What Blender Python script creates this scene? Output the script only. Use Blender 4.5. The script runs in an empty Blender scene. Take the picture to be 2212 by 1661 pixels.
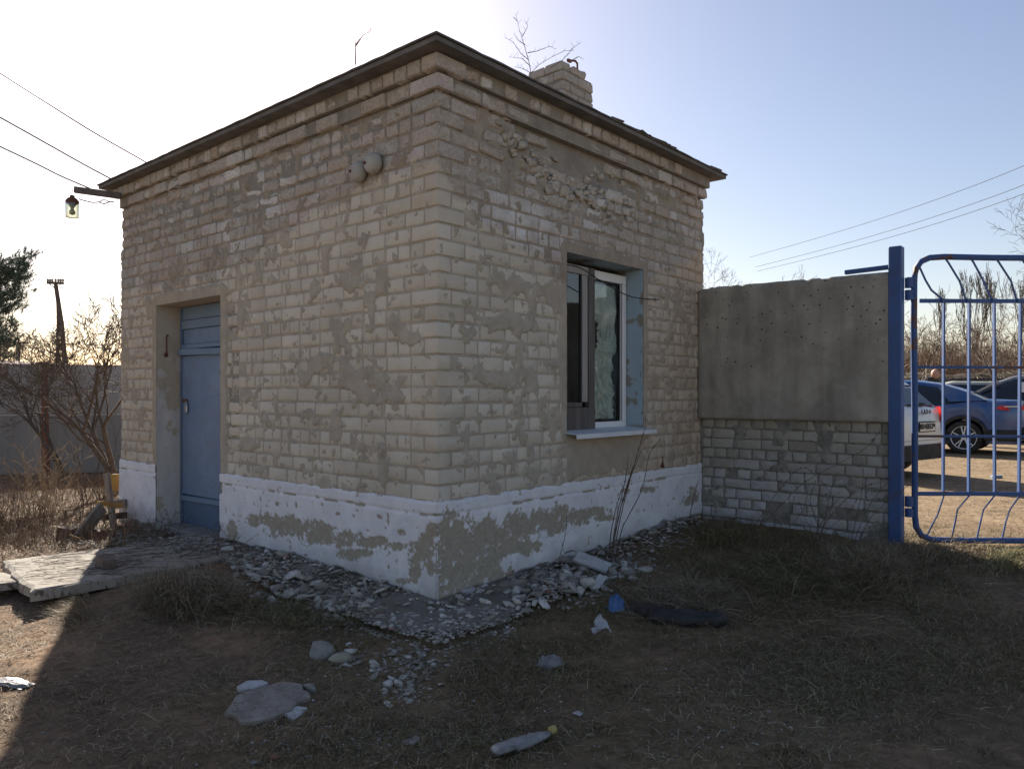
import bpy, bmesh, math, random
import numpy as np
from mathutils import Vector, Matrix, noise as mnoise
random.seed(7); RNG = np.random.default_rng(7)
R_ = math.radians
SC = bpy.context.scene
COL = SC.collection
EYE = 1.36

# ------------------------------------------------------------ camera, sky, sun, exposure
cam_d = bpy.data.cameras.new("camera"); cam = bpy.data.objects.new("camera", cam_d); COL.objects.link(cam)
cam.location = (0, 0, EYE); cam.rotation_euler = (R_(90), 0, 0)
cam_d.sensor_fit = 'HORIZONTAL'; cam_d.sensor_width = 36.0; cam_d.lens = 36.0*1642/2212
cam_d.shift_y = 19.5/2212; cam_d.clip_start = 0.05; cam_d.clip_end = 3000
SC.camera = cam

SUN_AZ = R_(-22.5)      # left of the view axis (+Y)
SUN_EL = R_(30.0)
world = bpy.data.worlds.new("World"); SC.world = world; world.use_nodes = True
wn = world.node_tree.nodes; wl = world.node_tree.links
bg = wn["Background"]
sky = wn.new("ShaderNodeTexSky"); sky.sky_type = 'NISHITA'; sky.sun_disc = False
sky.sun_elevation = SUN_EL; sky.sun_rotation = SUN_AZ
sky.air_density = 1.1; sky.dust_density = 0.9; sky.ozone_density = 0.7; sky.altitude = 100
wm_ = wn.new("ShaderNodeMix"); wm_.data_type = 'RGBA'; wm_.blend_type = 'MULTIPLY'; wm_.inputs[0].default_value = 1.0
wm_.inputs[7].default_value = (1.05, .965, .99, 1); wl.new(sky.outputs[0], wm_.inputs[6]); wl.new(wm_.outputs[2], bg.inputs[0]); bg.inputs[1].default_value = 0.055
sun_d = bpy.data.lights.new("sun", 'SUN'); sun_d.energy = 5.0; sun_d.angle = R_(0.55); sun_d.color = (1.0, 0.93, 0.82)
sun = bpy.data.objects.new("sun", sun_d); COL.objects.link(sun)
sdir = Vector((math.sin(SUN_AZ)*math.cos(SUN_EL), math.cos(SUN_AZ)*math.cos(SUN_EL), math.sin(SUN_EL)))
sun.rotation_euler = sdir.to_track_quat('Z', 'Y').to_euler(); sun.location = (-10, 25, 18)
SC.view_settings.view_transform = 'Standard'; SC.view_settings.look = 'None'
SC.view_settings.gamma = 1.0; SC.view_settings.exposure = 1.34
SC.render.engine = 'CYCLES'

# ------------------------------------------------------------ object helpers
def tag(o, label=None, cat=None, group=None, kind=None):
    if label: o['label'] = label
    if cat: o['category'] = cat
    if group: o['group'] = group
    if kind: o['kind'] = kind
    return o
def empty(name, loc=(0,0,0), rz=0):
    o = bpy.data.objects.new(name, None); COL.objects.link(o)
    o.empty_display_size = 0.1
    o.location = loc; o.rotation_euler = (0, 0, rz); return o
def link_mesh(name, me, mat, parent=None, loc=None, rot=None):
    if mat is not None:
        me.materials.clear(); me.materials.append(mat)
    o = bpy.data.objects.new(name, me); COL.objects.link(o)
    if parent is not None: o.parent = parent
    if loc is not None: o.location = loc
    if rot is not None: o.rotation_euler = rot
    return o
def np_mesh(name, V, F):
    """V (n,3), F: list/array of faces (all of one size) or list of such arrays"""
    me = bpy.data.meshes.new(name)
    V = np.asarray(V, dtype=np.float32)
    Fs = F if isinstance(F, list) else [F]
    Fs = [np.asarray(f, dtype=np.int32) for f in Fs if len(f)]
    nl = sum(f.size for f in Fs); nf = sum(len(f) for f in Fs)
    me.vertices.add(len(V)); me.vertices.foreach_set("co", V.ravel())
    me.loops.add(nl); me.polygons.add(nf)
    me.loops.foreach_set("vertex_index", np.concatenate([f.ravel() for f in Fs]))
    sizes = np.concatenate([np.full(len(f), f.shape[1], dtype=np.int32) for f in Fs])
    starts = np.concatenate([[0], np.cumsum(sizes)[:-1]]).astype(np.int32)
    me.polygons.foreach_set("loop_start", starts)
    try: me.polygons.foreach_set("loop_total", sizes)
    except Exception: pass
    me.update(calc_edges=True); me.validate()
    return me
def smooth(me, on=True):
    me.polygons.foreach_set("use_smooth", [on]*len(me.polygons)); me.update()
def vattr(me, name, vals):
    a = me.attributes.new(name, 'FLOAT', 'POINT'); a.data.foreach_set("value", np.asarray(vals, dtype=np.float32))

class MB:
    """collects simple shapes into one mesh"""
    def __init__(s): s.bm = bmesh.new()
    def box(s, c, d, rot=None, bev=0.0, jit=0.0):
        m = Matrix.Translation(c)
        if rot is not None: m = m @ (rot if isinstance(rot, Matrix) else Matrix.Rotation(rot, 4, 'Z'))
        m = m @ Matrix.Diagonal((d[0], d[1], d[2], 1))
        r = bmesh.ops.create_cube(s.bm, size=1.0, matrix=m)
        vs = r['verts']
        if jit:
            for v in vs: v.co += Vector([random.uniform(-jit, jit) for _ in range(3)])
        if bev > 0:
            es = list({e for v in vs for e in v.link_edges})
            bmesh.ops.bevel(s.bm, geom=es, offset=bev, segments=1, affect='EDGES', profile=0.5)
        return s
    def bar(s, p0, p1, w, h=None, bev=0.0):
        """square bar from p0 to p1"""
        p0 = Vector(p0); p1 = Vector(p1); d = p1-p0; L = d.length
        q = d.to_track_quat('X', 'Z').to_matrix().to_4x4()
        return s.box((p0+p1)/2, (L, w, h or w), rot=q, bev=bev)
    def tube(s, pts, r, n=8, caps=True):
        pts = [Vector(p) for p in pts]
        rs = r if isinstance(r, (list, tuple)) else [r]*len(pts)
        rings = []; up = Vector((0.123, 0.2, 1)).normalized()
        for i, p in enumerate(pts):
            if i == 0: t = pts[1]-pts[0]
            elif i == len(pts)-1: t = pts[-1]-pts[-2]
            else: t = (pts[i+1]-pts[i]).normalized()+(pts[i]-pts[i-1]).normalized()
            t.normalize(); a = t.cross(up)
            if a.length < 1e-3: a = t.cross(Vector((1, 0, 0)))
            a.normalize(); b = t.cross(a)
            rings.append([s.bm.verts.new(p+(a*math.cos(k*2*math.pi/n)+b*math.sin(k*2*math.pi/n))*rs[i]) for k in range(n)])
        for i in range(len(rings)-1):
            for k in range(n):
                s.bm.faces.new((rings[i][k], rings[i][(k+1) % n], rings[i+1][(k+1) % n], rings[i+1][k]))
        if caps:
            s.bm.faces.new(rings[0][::-1]); s.bm.faces.new(rings[-1])
        return s
    def lathe(s, prof, c=(0,0,0), axis='Z', n=20, M=None, cap=True):
        M = M or Matrix.Identity(4); c = Vector(c); rings = []
        for (r, h) in prof:
            ring = []
            for k in range(n):
                a = k*2*math.pi/n
                if axis == 'Z': v = Vector((r*math.cos(a), r*math.sin(a), h))
                elif axis == 'Y': v = Vector((r*math.cos(a), h, r*math.sin(a)))
                else: v = Vector((h, r*math.cos(a), r*math.sin(a)))
                ring.append(s.bm.verts.new(M @ v + c))
            rings.append(ring)
        for i in range(len(rings)-1):
            for k in range(n):
                s.bm.faces.new((rings[i][k], rings[i][(k+1) % n], rings[i+1][(k+1) % n], rings[i+1][k]))
        for ring in ((rings[0], rings[-1]) if cap else ()):
            try: s.bm.faces.new(ring)
            except Exception: pass
        return s
    def poly(s, pts, off=None):
        """a polygon, extruded by vector off if given"""
        vs = [s.bm.verts.new(p) for p in pts]; f = s.bm.faces.new(vs)
        if off is not None:
            off = Vector(off); v2 = [s.bm.verts.new(Vector(p)+off) for p in pts]
            s.bm.faces.new(v2[::-1]); n = len(vs)
            for i in range(n): s.bm.faces.new((vs[i], vs[(i+1) % n], v2[(i+1) % n], v2[i]))
        return s
    def build(s, name, mat, parent=None, sm=False, loc=None, rot=None):
        bmesh.ops.recalc_face_normals(s.bm, faces=s.bm.faces)
        me = bpy.data.meshes.new(name); s.bm.to_mesh(me); s.bm.free()
        if sm: smooth(me)
        return link_mesh(name, me, mat, parent, loc, rot)

# ------------------------------------------------------------ numpy value noise
_perm = np.random.default_rng(3).random((256, 256)).astype(np.float32)
def vnoise(x, y):
    xi = np.floor(x).astype(int); yi = np.floor(y).astype(int); fx = x-xi; fy = y-yi
    fx = fx*fx*(3-2*fx); fy = fy*fy*(3-2*fy)
    a = _perm[xi & 255, yi & 255]; b = _perm[(xi+1) & 255, yi & 255]
    c = _perm[xi & 255, (yi+1) & 255]; d = _perm[(xi+1) & 255, (yi+1) & 255]
    return (a*(1-fx)+b*fx)*(1-fy)+(c*(1-fx)+d*fx)*fy
def fbm(x, y, o=4, s=1.0, ox=0.0):
    x = np.asarray(x, dtype=np.float64)*s+ox; y = np.asarray(y, dtype=np.float64)*s+ox*1.7; t = 0; a = 1; w = 0
    for _ in range(o):
        t = t+a*vnoise(x, y); w += a; a *= .5; x = x*2.03+11.3; y = y*2.03+5.7
    return t/w
def sstep(a, b, x):
    t = np.clip((x-a)/(b-a), 0, 1); return t*t*(3-2*t)

# ------------------------------------------------------------ ground height
GP = np.array([(-3,4.5,-.07),(-2,3,-.05),(-1.84,5.28,.10),(-1.23,5.79,.12),(-2.35,5.0,.07),(-2.75,4.6,-.01),(0,2.6,0),(2,3,0),(-.5,4.3,.01),(1.0,5.4,.07),(1.8,7.0,.15),(3.2,6.2,.11),(3.3,4.8,.05),
 (5,7,.09),(5,10,.10),(9,16,.13),(20,30,.2),(-5,8,-.03),(-8,15,-.09),(-3.2,6.4,.05),(-2.5,6.2,.08),(-1.6,5.0,.0),(-6,6,-.1),(0,12,.08),(-4,10,-.03),
 (0,-3,0),(30,60,.3),(-30,60,0),(-10,3,-.1),(12,6,.1),(60,10,.1),(-60,10,0),(0,200,.3),(200,200,.3),(-200,200,.1),(2.6,6.9,.15)])
def gz(x, y):
    x = np.asarray(x, dtype=float); y = np.asarray(y, dtype=float)
    num = 0; den = 0
    for (a, b, z) in GP:
        w = 1.0/((x-a)**2+(y-b)**2+.15)**1.7; num = num+w*z; den = den+w
    base = num/den
    near = np.exp(-((x/14)**2+((y-5)/16)**2))
    f = (fbm(x, y, 3, 1.3)-.5)*.05+(fbm(x, y, 3, 7.0, 31)-.5)*.022
    return base+f*near*.8
def gzs(x, y): return float(gz(np.array([x]), np.array([y]))[0])
def Pt(px, py, Z):      # a point at distance Z that falls on pixel (px,py) of the 2212-wide photograph
    return Vector(((px-1106)/1642*Z, Z, EYE+(850-py)/1642*Z))
def G(px, py, dz=0.0):  # the point of the ground seen at that pixel
    z = 0.03
    for _ in range(3):
        Z = 1642*(EYE-z)/(py-850); X = (px-1106)/1642*Z; z = gzs(X, Z)
    return Vector((X, Z, z+dz))

# ------------------------------------------------------------ materials
def nodes(name):
    m = bpy.data.materials.new(name); m.use_nodes = True
    nt = m.node_tree; b = nt.nodes["Principled BSDF"]; return m, nt, b
class NT:
    def __init__(s, name): s.m, s.nt, s.b = nodes(name); s._pos = None
    def n(s, t, **k):
        nd = s.nt.nodes.new(t)
        for a, v in k.items(): setattr(nd, a, v)
        return nd
    def l(s, a, b): s.nt.links.new(a, b)
    def pos(s, obj=None, mode='pos'):
        if mode == 'objcoord':
            t = s.n("ShaderNodeTexCoord"); return t.outputs["Object"]
        if obj is not None:
            t = s.n("ShaderNodeTexCoord"); t.object = obj; return t.outputs["Object"]
        g = s.n("ShaderNodeNewGeometry"); return g.outputs["Position"]
    def noise(s, vec, scale, detail=4, rough=.6, dist=0.0, stretch=None):
        if stretch:
            mp = s.n("ShaderNodeMapping"); mp.inputs["Scale"].default_value = stretch; s.l(vec, mp.inputs[0]); vec = mp.outputs[0]
        t = s.n("ShaderNodeTexNoise"); t.inputs["Scale"].default_value = scale; t.inputs["Detail"].default_value = detail
        t.inputs["Roughness"].default_value = rough; t.inputs["Distortion"].default_value = dist
        s.l(vec, t.inputs["Vector"]); return t.outputs[0]
    def ramp(s, fac, stops, interp='LINEAR'):
        r = s.n("ShaderNodeValToRGB"); r.color_ramp.interpolation = interp
        e = r.color_ramp.elements
        while len(e) < len(stops): e.new(0.5)
        for i, (p, c) in enumerate(stops):
            e[i].position = p
            e[i].color = (c, c, c, 1) if isinstance(c, (int, float)) else (*c, 1)
        s.l(fac, r.inputs[0]); return r.outputs[0]
    def mix(s, fac, a, b, mode='MIX'):
        x = s.n("ShaderNodeMix", data_type='RGBA', blend_type=mode)
        if isinstance(fac, (int, float)): x.inputs[0].default_value = fac
        else: s.l(fac, x.inputs[0])
        for i, v in ((6, a), (7, b)):
            if isinstance(v, (tuple, list)): x.inputs[i].default_value = (*v, 1)
            else: s.l(v, x.inputs[i])
        return x.outputs[2]
    def math(s, op, a, b=None, c=None, clamp=False):
        x = s.n("ShaderNodeMath", operation=op); x.use_clamp = clamp
        for i, v in enumerate((a, b, c)):
            if v is None: continue
            if isinstance(v, (int, float)): x.inputs[i].default_value = v
            else: s.l(v, x.inputs[i])
        return x.outputs[0]
    def attr(s, name, out="Fac"):
        a = s.n("ShaderNodeAttribute"); a.attribute_name = name; return a.outputs[out]
    def bump(s, h, strength=.4, dist=.01):
        b = s.n("ShaderNodeBump"); b.inputs["Strength"].default_value = strength; b.inputs["Distance"].default_value = dist
        s.l(h, b.inputs["Height"]); s.l(b.outputs[0], s.b.inputs["Normal"]); return b
    def base(s, c):
        if isinstance(c, (tuple, list)): s.b.inputs["Base Color"].default_value = (*c, 1)
        else: s.l(c, s.b.inputs["Base Color"])
    def fin(s, rough=.85, spec=.3, metal=0.0):
        if isinstance(rough, (int, float)): s.b.inputs["Roughness"].default_value = rough
        else: s.l(rough, s.b.inputs["Roughness"])
        s.b.inputs["Specular IOR Level"].default_value = spec; s.b.inputs["Metallic"].default_value = metal
        return s.m
def grunge(name, c1, c2, scale=6, rough=.85, bump=.3, bscale=60, spec=.25, c3=None, metal=0.0, mode='pos', stretch=None, lo=.35, hi=.65):
    t = NT(name); p = t.pos(mode=mode)
    f = t.noise(p, scale, 5, .62, stretch=stretch)
    col = t.ramp(f, [(lo, c1), (hi, c2)])
    if c3:
        g = t.noise(p, scale*4.3, 4, .7, stretch=stretch); k = t.ramp(g, [(.55, 0.0), (.68, 1.0)]); col = t.mix(k, col, c3)
    t.base(col)
    if bump:
        h = t.noise(p, bscale, 4, .65, stretch=stretch); t.bump(h, bump, .006)
    return t.fin(rough, spec, metal)
# ------------------------------------------------------------ the gatehouse frame
TH = R_(49.05)
CX, CY = -0.47, 4.79
Rv = Vector((math.cos(TH), math.sin(TH), 0)); Lv = Vector((-math.sin(TH), math.cos(TH), 0))
LX, LY = 3.61, 4.77
def loc2w(x, y, z=0.0): return Vector((CX, CY, 0))+Rv*x+Lv*y+Vector((0, 0, z))
def w2loc(p): d = Vector((p[0]-CX, p[1]-CY, 0)); return d.dot(Rv), d.dot(Lv)
B = empty('gatehouse', (CX, CY, 0), TH)
tag(B, 'small cream brick gatehouse with a blue door, one window and a flaking white plinth', 'building')
DO = (2.70, 3.93, 2.21)            # door opening: y from, y to, top
WO = (1.35, 2.455, 1.05, 2.44)     # window opening: x from, x to, bottom, top
PL = 0.673; HC = 0.104; NC = 25
ZC = PL+NC*HC                       # foot of the cornice

def wall_mat(name, wall, joined=False, mortar=False):
    t = NT(name); p = t.pos(B)
    sep = t.n("ShaderNodeSeparateXYZ"); t.l(p, sep.inputs[0])
    if wall == 'window':
        u = t.math('DIVIDE', sep.outputs[0], 3.61)
        bound = t.ramp(u, [(0.0, .72), (.09, .64), (.36, .565), (.6, .58), (.8, .62), (1.0, .70)])
    elif wall == 'door':
        u = t.math('DIVIDE', sep.outputs[1], 4.77)
        bound = t.ramp(u, [(0.0, .73), (.15, .70), (.35, .66), (.55, .60), (1.0, .60)])
    else:
        u = t.math('MULTIPLY', sep.outputs[0], 0.0); bound = t.ramp(u, [(0, 0.0), (1, 0.0)])
    zz = t.math('DIVIDE', sep.outputs[2], 4.0)
    n1 = t.noise(p, 2.6, 5, .65)
    nn = t.math('MULTIPLY_ADD', n1, .16, -.08)
    d = t.math('SUBTRACT', t.math('ADD', bound, nn), zz)
    painted = t.ramp(d, [(.0, 0.0), (.012, 1.0)])
    if joined or mortar: rnd = t.attr("rnd")
    else: rnd = t.n("ShaderNodeObjectInfo").outputs["Random"]
    fine = t.noise(p, 45, 5, .7); mid = t.noise(p, 9, 4, .6); low = t.noise(p, 1.1, 3, .5)
    if mortar:
        cp = t.ramp(mid, [(.3, (.36, .32, .26)), (.7, (.47, .42, .345))])
        cb = t.ramp(mid, [(.3, (.26, .225, .18)), (.7, (.385, .34, .275))])
    else:
        cp = t.ramp(rnd, [(0, (.52, .465, .385)), (.5, (.57, .52, .435)), (1, (.62, .57, .49))])
        cb = t.ramp(rnd, [(0, (.43, .36, .30)), (.3, (.41, .38, .335)), (.6, (.45, .405, .35)), (.85, (.50, .475, .435)), (1, (.64, .625, .60))])
        blot = t.ramp(fine, [(.35, 0.72), (.62, 1.1)])
        cb = t.mix(1.0, cb, blot, 'MULTIPLY')
        if wall == 'window':
            dx_ = t.math('MULTIPLY', t.math('SUBTRACT', sep.outputs[0], .85), 1.5); dz_ = t.math('MULTIPLY', t.math('SUBTRACT', sep.outputs[2], 2.52), 3.6)
            wz = t.math('SUBTRACT', 1.0, t.math('ADD', t.math('MULTIPLY', dx_, dx_), t.math('MULTIPLY', dz_, dz_)), clamp=True)
            cb = t.mix(t.math('MULTIPLY', wz, t.ramp(mid, [(.4, .35), (.6, 1.0)])), cb, (.66, .655, .645))
        wht = t.ramp(t.noise(p, 5.5, 5, .7), [(.56, 0.0), (.66, .55)])
        cb = t.mix(wht, cb, (.62, .62, .61))
    # the far end of the window wall and the left of the door wall are pinker
    if wall == 'window': warm = t.ramp(u, [(.25, 0.0), (1.0, .85)])
    elif wall == 'door': warm = t.ramp(u, [(.45, 0.0), (1.0, .45)])
    else: warm = t.ramp(u, [(0, 0.0), (1, .0)])
    wv = t.math('MULTIPLY', warm, t.ramp(low, [(.35, .5), (.6, 1.0)]))
    cp = t.mix(wv, cp, (.47, .36, .26) if not mortar else (.36, .27, .195))
    pinkb = t.math('MULTIPLY', t.ramp(low, [(.42, 0.0), (.6, .5)]), t.math('MULTIPLY', rnd, rnd))
    cb = t.mix(pinkb, cb, (.36, .24, .185))
    col = t.mix(painted, cb, cp)
    # paint flaked off here and there, showing grey
    fl = t.ramp(t.noise(p, 14, 6, .7, .4), [(.63, 0.0), (.66, 1.0)])
    col = t.mix(t.math('MULTIPLY', fl, .55), col, (.30, .285, .255))
    dirt = t.ramp(t.noise(p, 2.2, 6, .7, .3, stretch=(1, 1, .55)), [(.35, 1.0), (.75, .80)])
    col = t.mix(1.0, col, dirt, 'MULTIPLY')
    t.base(col)
    hh = t.math('ADD', t.math('MULTIPLY', fine, .6), t.noise(p, 130, 3, .6))
    t.bump(hh, .42 if not mortar else .6, .006)
    return t.fin(.92, .15)
M_bw = wall_mat('brick window wall', 'window'); M_bd = wall_mat('brick door wall', 'door')
M_bwj = wall_mat('brick window wall rest', 'window', True); M_bdj = wall_mat('brick door wall rest', 'door', True)
M_mw = wall_mat('mortar window wall', 'window', mortar=True); M_md = wall_mat('mortar door wall', 'door', mortar=True)
M_corn = wall_mat('cornice brick', 'none'); M_cornj = wall_mat('cornice brick rest', 'none', True)
M_core = grunge('wall core', (.2, .18, .16), (.28, .26, .22), 8)
M_conc = grunge('weathered concrete', (.21, .20, .18), (.30, .285, .255), 3.5, .92, .5, 90, .2, c3=(.34, .32, .29))
M_felt = grunge('roof felt', (.07, .065, .06), (.13, .12, .11), 9, .9, .4)

# -------- erosion of the masonry (0 sound .. 1 ruined) by wall coordinate
def erosion(wall, u, z):
    if wall == 'window':
        b = np.interp(u, [0, .3, .8, 1.3, 2.2, 2.9, 3.6], [2.95, 2.75, 2.62, 2.55, 2.45, 2.6, 2.85])
        e = sstep(0.0, .45, z-b)
        hole = np.exp(-(((u-1.55)/.75)**2+((z-3.08)/.22)**2)*1.2)
        return np.clip(.75*e+.7*hole+.12*sstep(2.2, 2.5, z)*(u > .4), 0, 1)
    b = np.interp(u, [0, .5, 1.3, 2.5, 4.8], [3.0, 2.85, 2.7, 2.6, 2.65])
    e = sstep(0.0, .4, z-b)
    jam = .8*((u > 2.42) & (u < 2.68) & (z < 2.2) & (z > .9))
    return np.clip(.8*e+.12*sstep(2.1, 2.6, z)+jam, 0, 1)

def brokenout(U, Z):
    n_ = (fbm(U, Z, 4, 8, 33)-.5)*.22
    return sstep(0, .02, (U-.59-(3.31-Z)*1.84)*.5+n_)*sstep(0, .03, Z-2.92+n_)*sstep(2.45, 2.2, U+n_*2)
# -------- brick meshes: front face at y=0 looking to -y
def brick_mesh(L, H, er, seed, dep=.055):
    rs = random.Random(seed); j = .0025+.008*er; rad = .006+.012*er
    hx, hz = L/2, H/2
    ol = []
    cs = [(-hx, -hz, 1, 1), (hx, -hz, -1, 1), (hx, hz, -1, -1), (-hx, hz, 1, -1)]
    for k, (cx, cz, sx, sz) in enumerate(cs):
        r1 = rad*rs.uniform(.5, 1.7); r2 = rad*rs.uniform(.5, 1.7)
        a = (cx+sx*r1, cz); b = (cx, cz+sz*r2)
        pr = [b, a] if k in (0, 2) else [a, b]
        if k == 1: ol.append((rs.uniform(-.2, .2)*L, -hz+rs.uniform(0, j)))
        if k == 3: ol.append((rs.uniform(-.2, .2)*L, hz-rs.uniform(0, j)))
        ol += pr
    n = len(ol); V = []; F3 = []; F4 = []
    ins = .005+.007*er
    front = []; mid = []; back = []
    for (x, z) in ol:
        x += rs.uniform(-j, j)*.7; z += rs.uniform(-j, j)*.7
        kx = 1-ins/hx*rs.uniform(.7, 1.4); kz = 1-ins/hz*rs.uniform(.7, 1.4)
        front.append((x*kx, rs.uniform(0, .0016+.014*er), z*kz))
        mid.append((x, .0032+rs.uniform(0, .0025+.013*er), z)); back.append((x, dep, z))
    V = front+mid+back+[(rs.uniform(-.2, .2)*L, rs.uniform(-.001, .001)+.010*er*rs.uniform(-.5, 1), rs.uniform(-.15, .15)*H)]
    for i in range(n):
        k = (i+1) % n
        F3.append((i, k, 3*n)); F4.append((n+i, n+k, k, i)); F4.append((2*n+i, 2*n+k, n+k, n+i))
    return np.array(V), np.array(F3), np.array(F4)
BR = {}
for kind, L in (('s', .243), ('h', .115), ('q', .062)):
    for ei, er in enumerate((0.0, .45, 1.0)):
        for v in range(6 if kind != 'q' else 3):
            BR[(kind, ei, v)] = brick_mesh(L, .090, er, hash((L, ei, v)) & 0xffff)
BRME = {}
def get_brick_me(key, mat):
    k = (key, mat.name)
    if k not in BRME:
        V, F3, F4 = BR[key]; me = np_mesh('brick', V, [F3, F4]); me.materials.append(mat); BRME[k] = me
    return BRME[k]
def corner_brick(lx, ly, h, er, seed):
    bm = bmesh.new(); bmesh.ops.create_cube(bm, size=1.0, matrix=Matrix.Translation((lx/2, ly/2, 0)) @ Matrix.Diagonal((lx, ly, h, 1)))
    bmesh.ops.bevel(bm, geom=list(bm.edges), offset=.006+.012*er, segments=2, affect='EDGES', profile=.5)
    rs = random.Random(seed); j = .002+.008*er
    for v in bm.verts: v.co += Vector((rs.uniform(-j, j), rs.uniform(-j, j), rs.uniform(-j, j)*.6))
    V = np.array([v.co[:] for v in bm.verts]); bm.verts.index_update()
    bmesh.ops.triangulate(bm, faces=bm.faces); F = np.array([[v.index for v in f.verts] for f in bm.faces]); bm.free()
    return V, F

placed = []   # dicts: wall, key or own mesh, matrix, size score, mats
def proj_score(lp, l, h, facing):
    w = loc2w(lp[0], lp[1]); Z = w.y; 
    return l*h*facing/(Z*Z)
def add_brick(wall, u, z, l, er, out, zs=1.0, mats=None, tilt=0.0):
    ei = 0 if er < .25 else (1 if er < .6 else 2)
    kind, base = ('s', .243) if l > .18 else (('h', .115) if l > .088 else ('q', .062))
    key = (kind, ei, random.randrange(6 if kind != 'q' else 3))
    if wall == 'window':
        M = Matrix.Translation((u, -out, z)); lp = (u, 0)
    else:
        M = Matrix.Translation((-out, u, z)) @ Matrix.Rotation(-math.pi/2, 4, 'Z'); lp = (0, u)
    M = M @ Matrix.Rotation(tilt, 4, 'Y') @ Matrix.Diagonal((l/base, 1, zs, 1))
    placed.append(dict(key=key, M=M, score=proj_score(lp, l, .09, .73 if wall == 'window' else .69)*(1 if l > .088 else .3), mats=mats or ((M_bw, M_bwj) if wall == 'window' else (M_bd, M_bdj))))

def lay_course(wall, i, z, u0, u1, header, blocks, out=0.0, mats=None, cornice=False):
    """one course from u0 to u1; blocks = list of (a,b) spans left out"""
    rs = random.Random(i*17+(5 if wall == 'door' else 0)+(900 if cornice else 0))
    u = u0; j = .012
    first = True
    while u < u1-.03:
        l = .115 if header else .243
        r = rs.random()
        if not header and r < .10: l = .115
        if first and not header and (i % 2): l = .115+.06
        l *= rs.uniform(.95, 1.06); first = False
        a, b = u, min(u+l, u1)
        u += l+j*rs.uniform(.75, 1.35)
        spans = [(a, b)]
        for (p, q) in blocks:
            ns = []
            for (c, d) in spans:
                if d <= p or c >= q: ns.append((c, d))
                else:
                    if c < p-.03: ns.append((c, p-.004))
                    if d > q+.03: ns.append((q+.004, d))
            spans = ns
        for (c, d) in spans:
            if d-c < .035: continue
            cu = (c+d)/2; er = float(erosion(wall, np.array(cu), np.array(z))) if not cornice else rs.choice([.15, .2, .3, .5, .9] if wall == 'door' else [.3, .6, .9, 1.0, 1.0])
            if cornice and wall == 'window' and rs.random() < .10 and .4 < cu < 3.2: continue
            er = max(0, min(1, er*rs.uniform(.6, 1.25)))
            o = out+rs.uniform(-.0035, .0035)-er*rs.random()**1.9*(.022 if not cornice else .03)
            if wall == 'window' and not cornice:
                hl = float(brokenout(np.array(cu), np.array(z)))
                if hl > .4:
                    o -= .04*rs.uniform(.3, 1.1); er = 1.0
                    if rs.random() < .3: continue
            if er > .5 and rs.random() < .05: continue
            add_brick(wall, cu, z+rs.uniform(-.003, .003), d-c, er, o, rs.uniform(.94, 1.03) if er < .4 else rs.uniform(.75, 1.03), mats, tilt=rs.uniform(-.012, .012)*(1+3*er))

corner_defs = []
for i in range(NC):
    z = PL+(i+.5)*HC
    odd = i % 2
    hdr = (i % 4) == 1
    # corner brick: stretcher one way, header the other
    lx, ly = (.243, .118) if odd else (.118, .243)
    er = float(erosion('window', np.array(.1), np.array(z)))*.8
    corner_defs.append((lx, ly, z, er, i, 0.0))
    # far ends of both walls
    lay_course('window', i, z, lx+.012, LX, hdr, [(WO[0], WO[1])] if WO[2]-.03 < z < WO[3]+.02 else [])
    lay_course('door', i, z, ly+.012, LY, ((i+2) % 4) == 1 or i in (9,), [(DO[0], DO[1])] if z < DO[2]+.03 else [])
for k, (off, hh) in enumerate(((.030, 1.0), (.066, 1.0))):
    z = ZC+(k+.5)*HC; odd = k % 2
    lx, ly = (.243, .13) if odd else (.13, .243)
    corner_defs.append((lx+.02, ly+.02, z, .45, 100+k, off))
    for wall, LL in (('window', LX), ('door', LY)):
        st = (lx if wall == 'window' else ly)-off+.03
        lay_course(wall, 60+k, z, st, LL+off*.7, k == 1, [], out=off, mats=(M_corn, M_cornj), cornice=True)
placed.sort(key=lambda d: -d['score'])
MAXB = 300-len(corner_defs)-26
for (lx, ly, z, er, i, off) in corner_defs:
    V, F = corner_brick(lx, ly, .091, er, i)
    me = np_mesh('brick', V, F); m = M_bw if off == 0 else M_corn
    o = link_mesh('brick', me, m, B, loc=(-off-.004, -off-.004, z))
for d in placed[:MAXB]:
    o = bpy.data.objects.new('brick', get_brick_me(d['key'], d['mats'][0])); COL.objects.link(o); o.parent = B; o.matrix_local = d['M']
rest = {}
for d in placed[MAXB:]: rest.setdefault(d['mats'][1].name, []).append(d)
def join_bricks(lst):
    Vs = []; F3s = []; F4s = []; rn = []; n = 0; rs = random.Random(1)
    for d in lst:
        V, F3, F4 = BR[d['key']]; M = np.array(d['M'])
        Vs.append(V @ M[:3, :3].T+M[:3, 3]); F3s.append(F3+n); F4s.append(F4+n); rn.append(np.full(len(V), rs.random())); n += len(V)
    me = np_mesh('brickwork', np.concatenate(Vs), [np.concatenate(F3s), np.concatenate(F4s)])
    vattr(me, 'rnd', np.concatenate(rn)); return me
# the rest of the bricks as one part with three materials
allr = []; idx = []
names = list(rest.keys()); mats_ = [bpy.data.materials[n] for n in names]
for k, n in enumerate(names): allr += rest[n]; idx += [k]*len(rest[n])
me = join_bricks(allr)
for m in mats_: me.materials.append(m)
# material per face: 3-faces come first, then 4-faces, same order of bricks
mi = []
for d, k in zip(allr, idx): mi += [k]*len(BR[d['key']][1])
for d, k in zip(allr, idx): mi += [k]*len(BR[d['key']][2])
if len(mi) == len(me.polygons): me.polygons.foreach_set("material_index", mi)
o = bpy.data.objects.new('brickwork', me); COL.objects.link(o); o.parent = B; o['kind'] = 'stuff'

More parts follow.
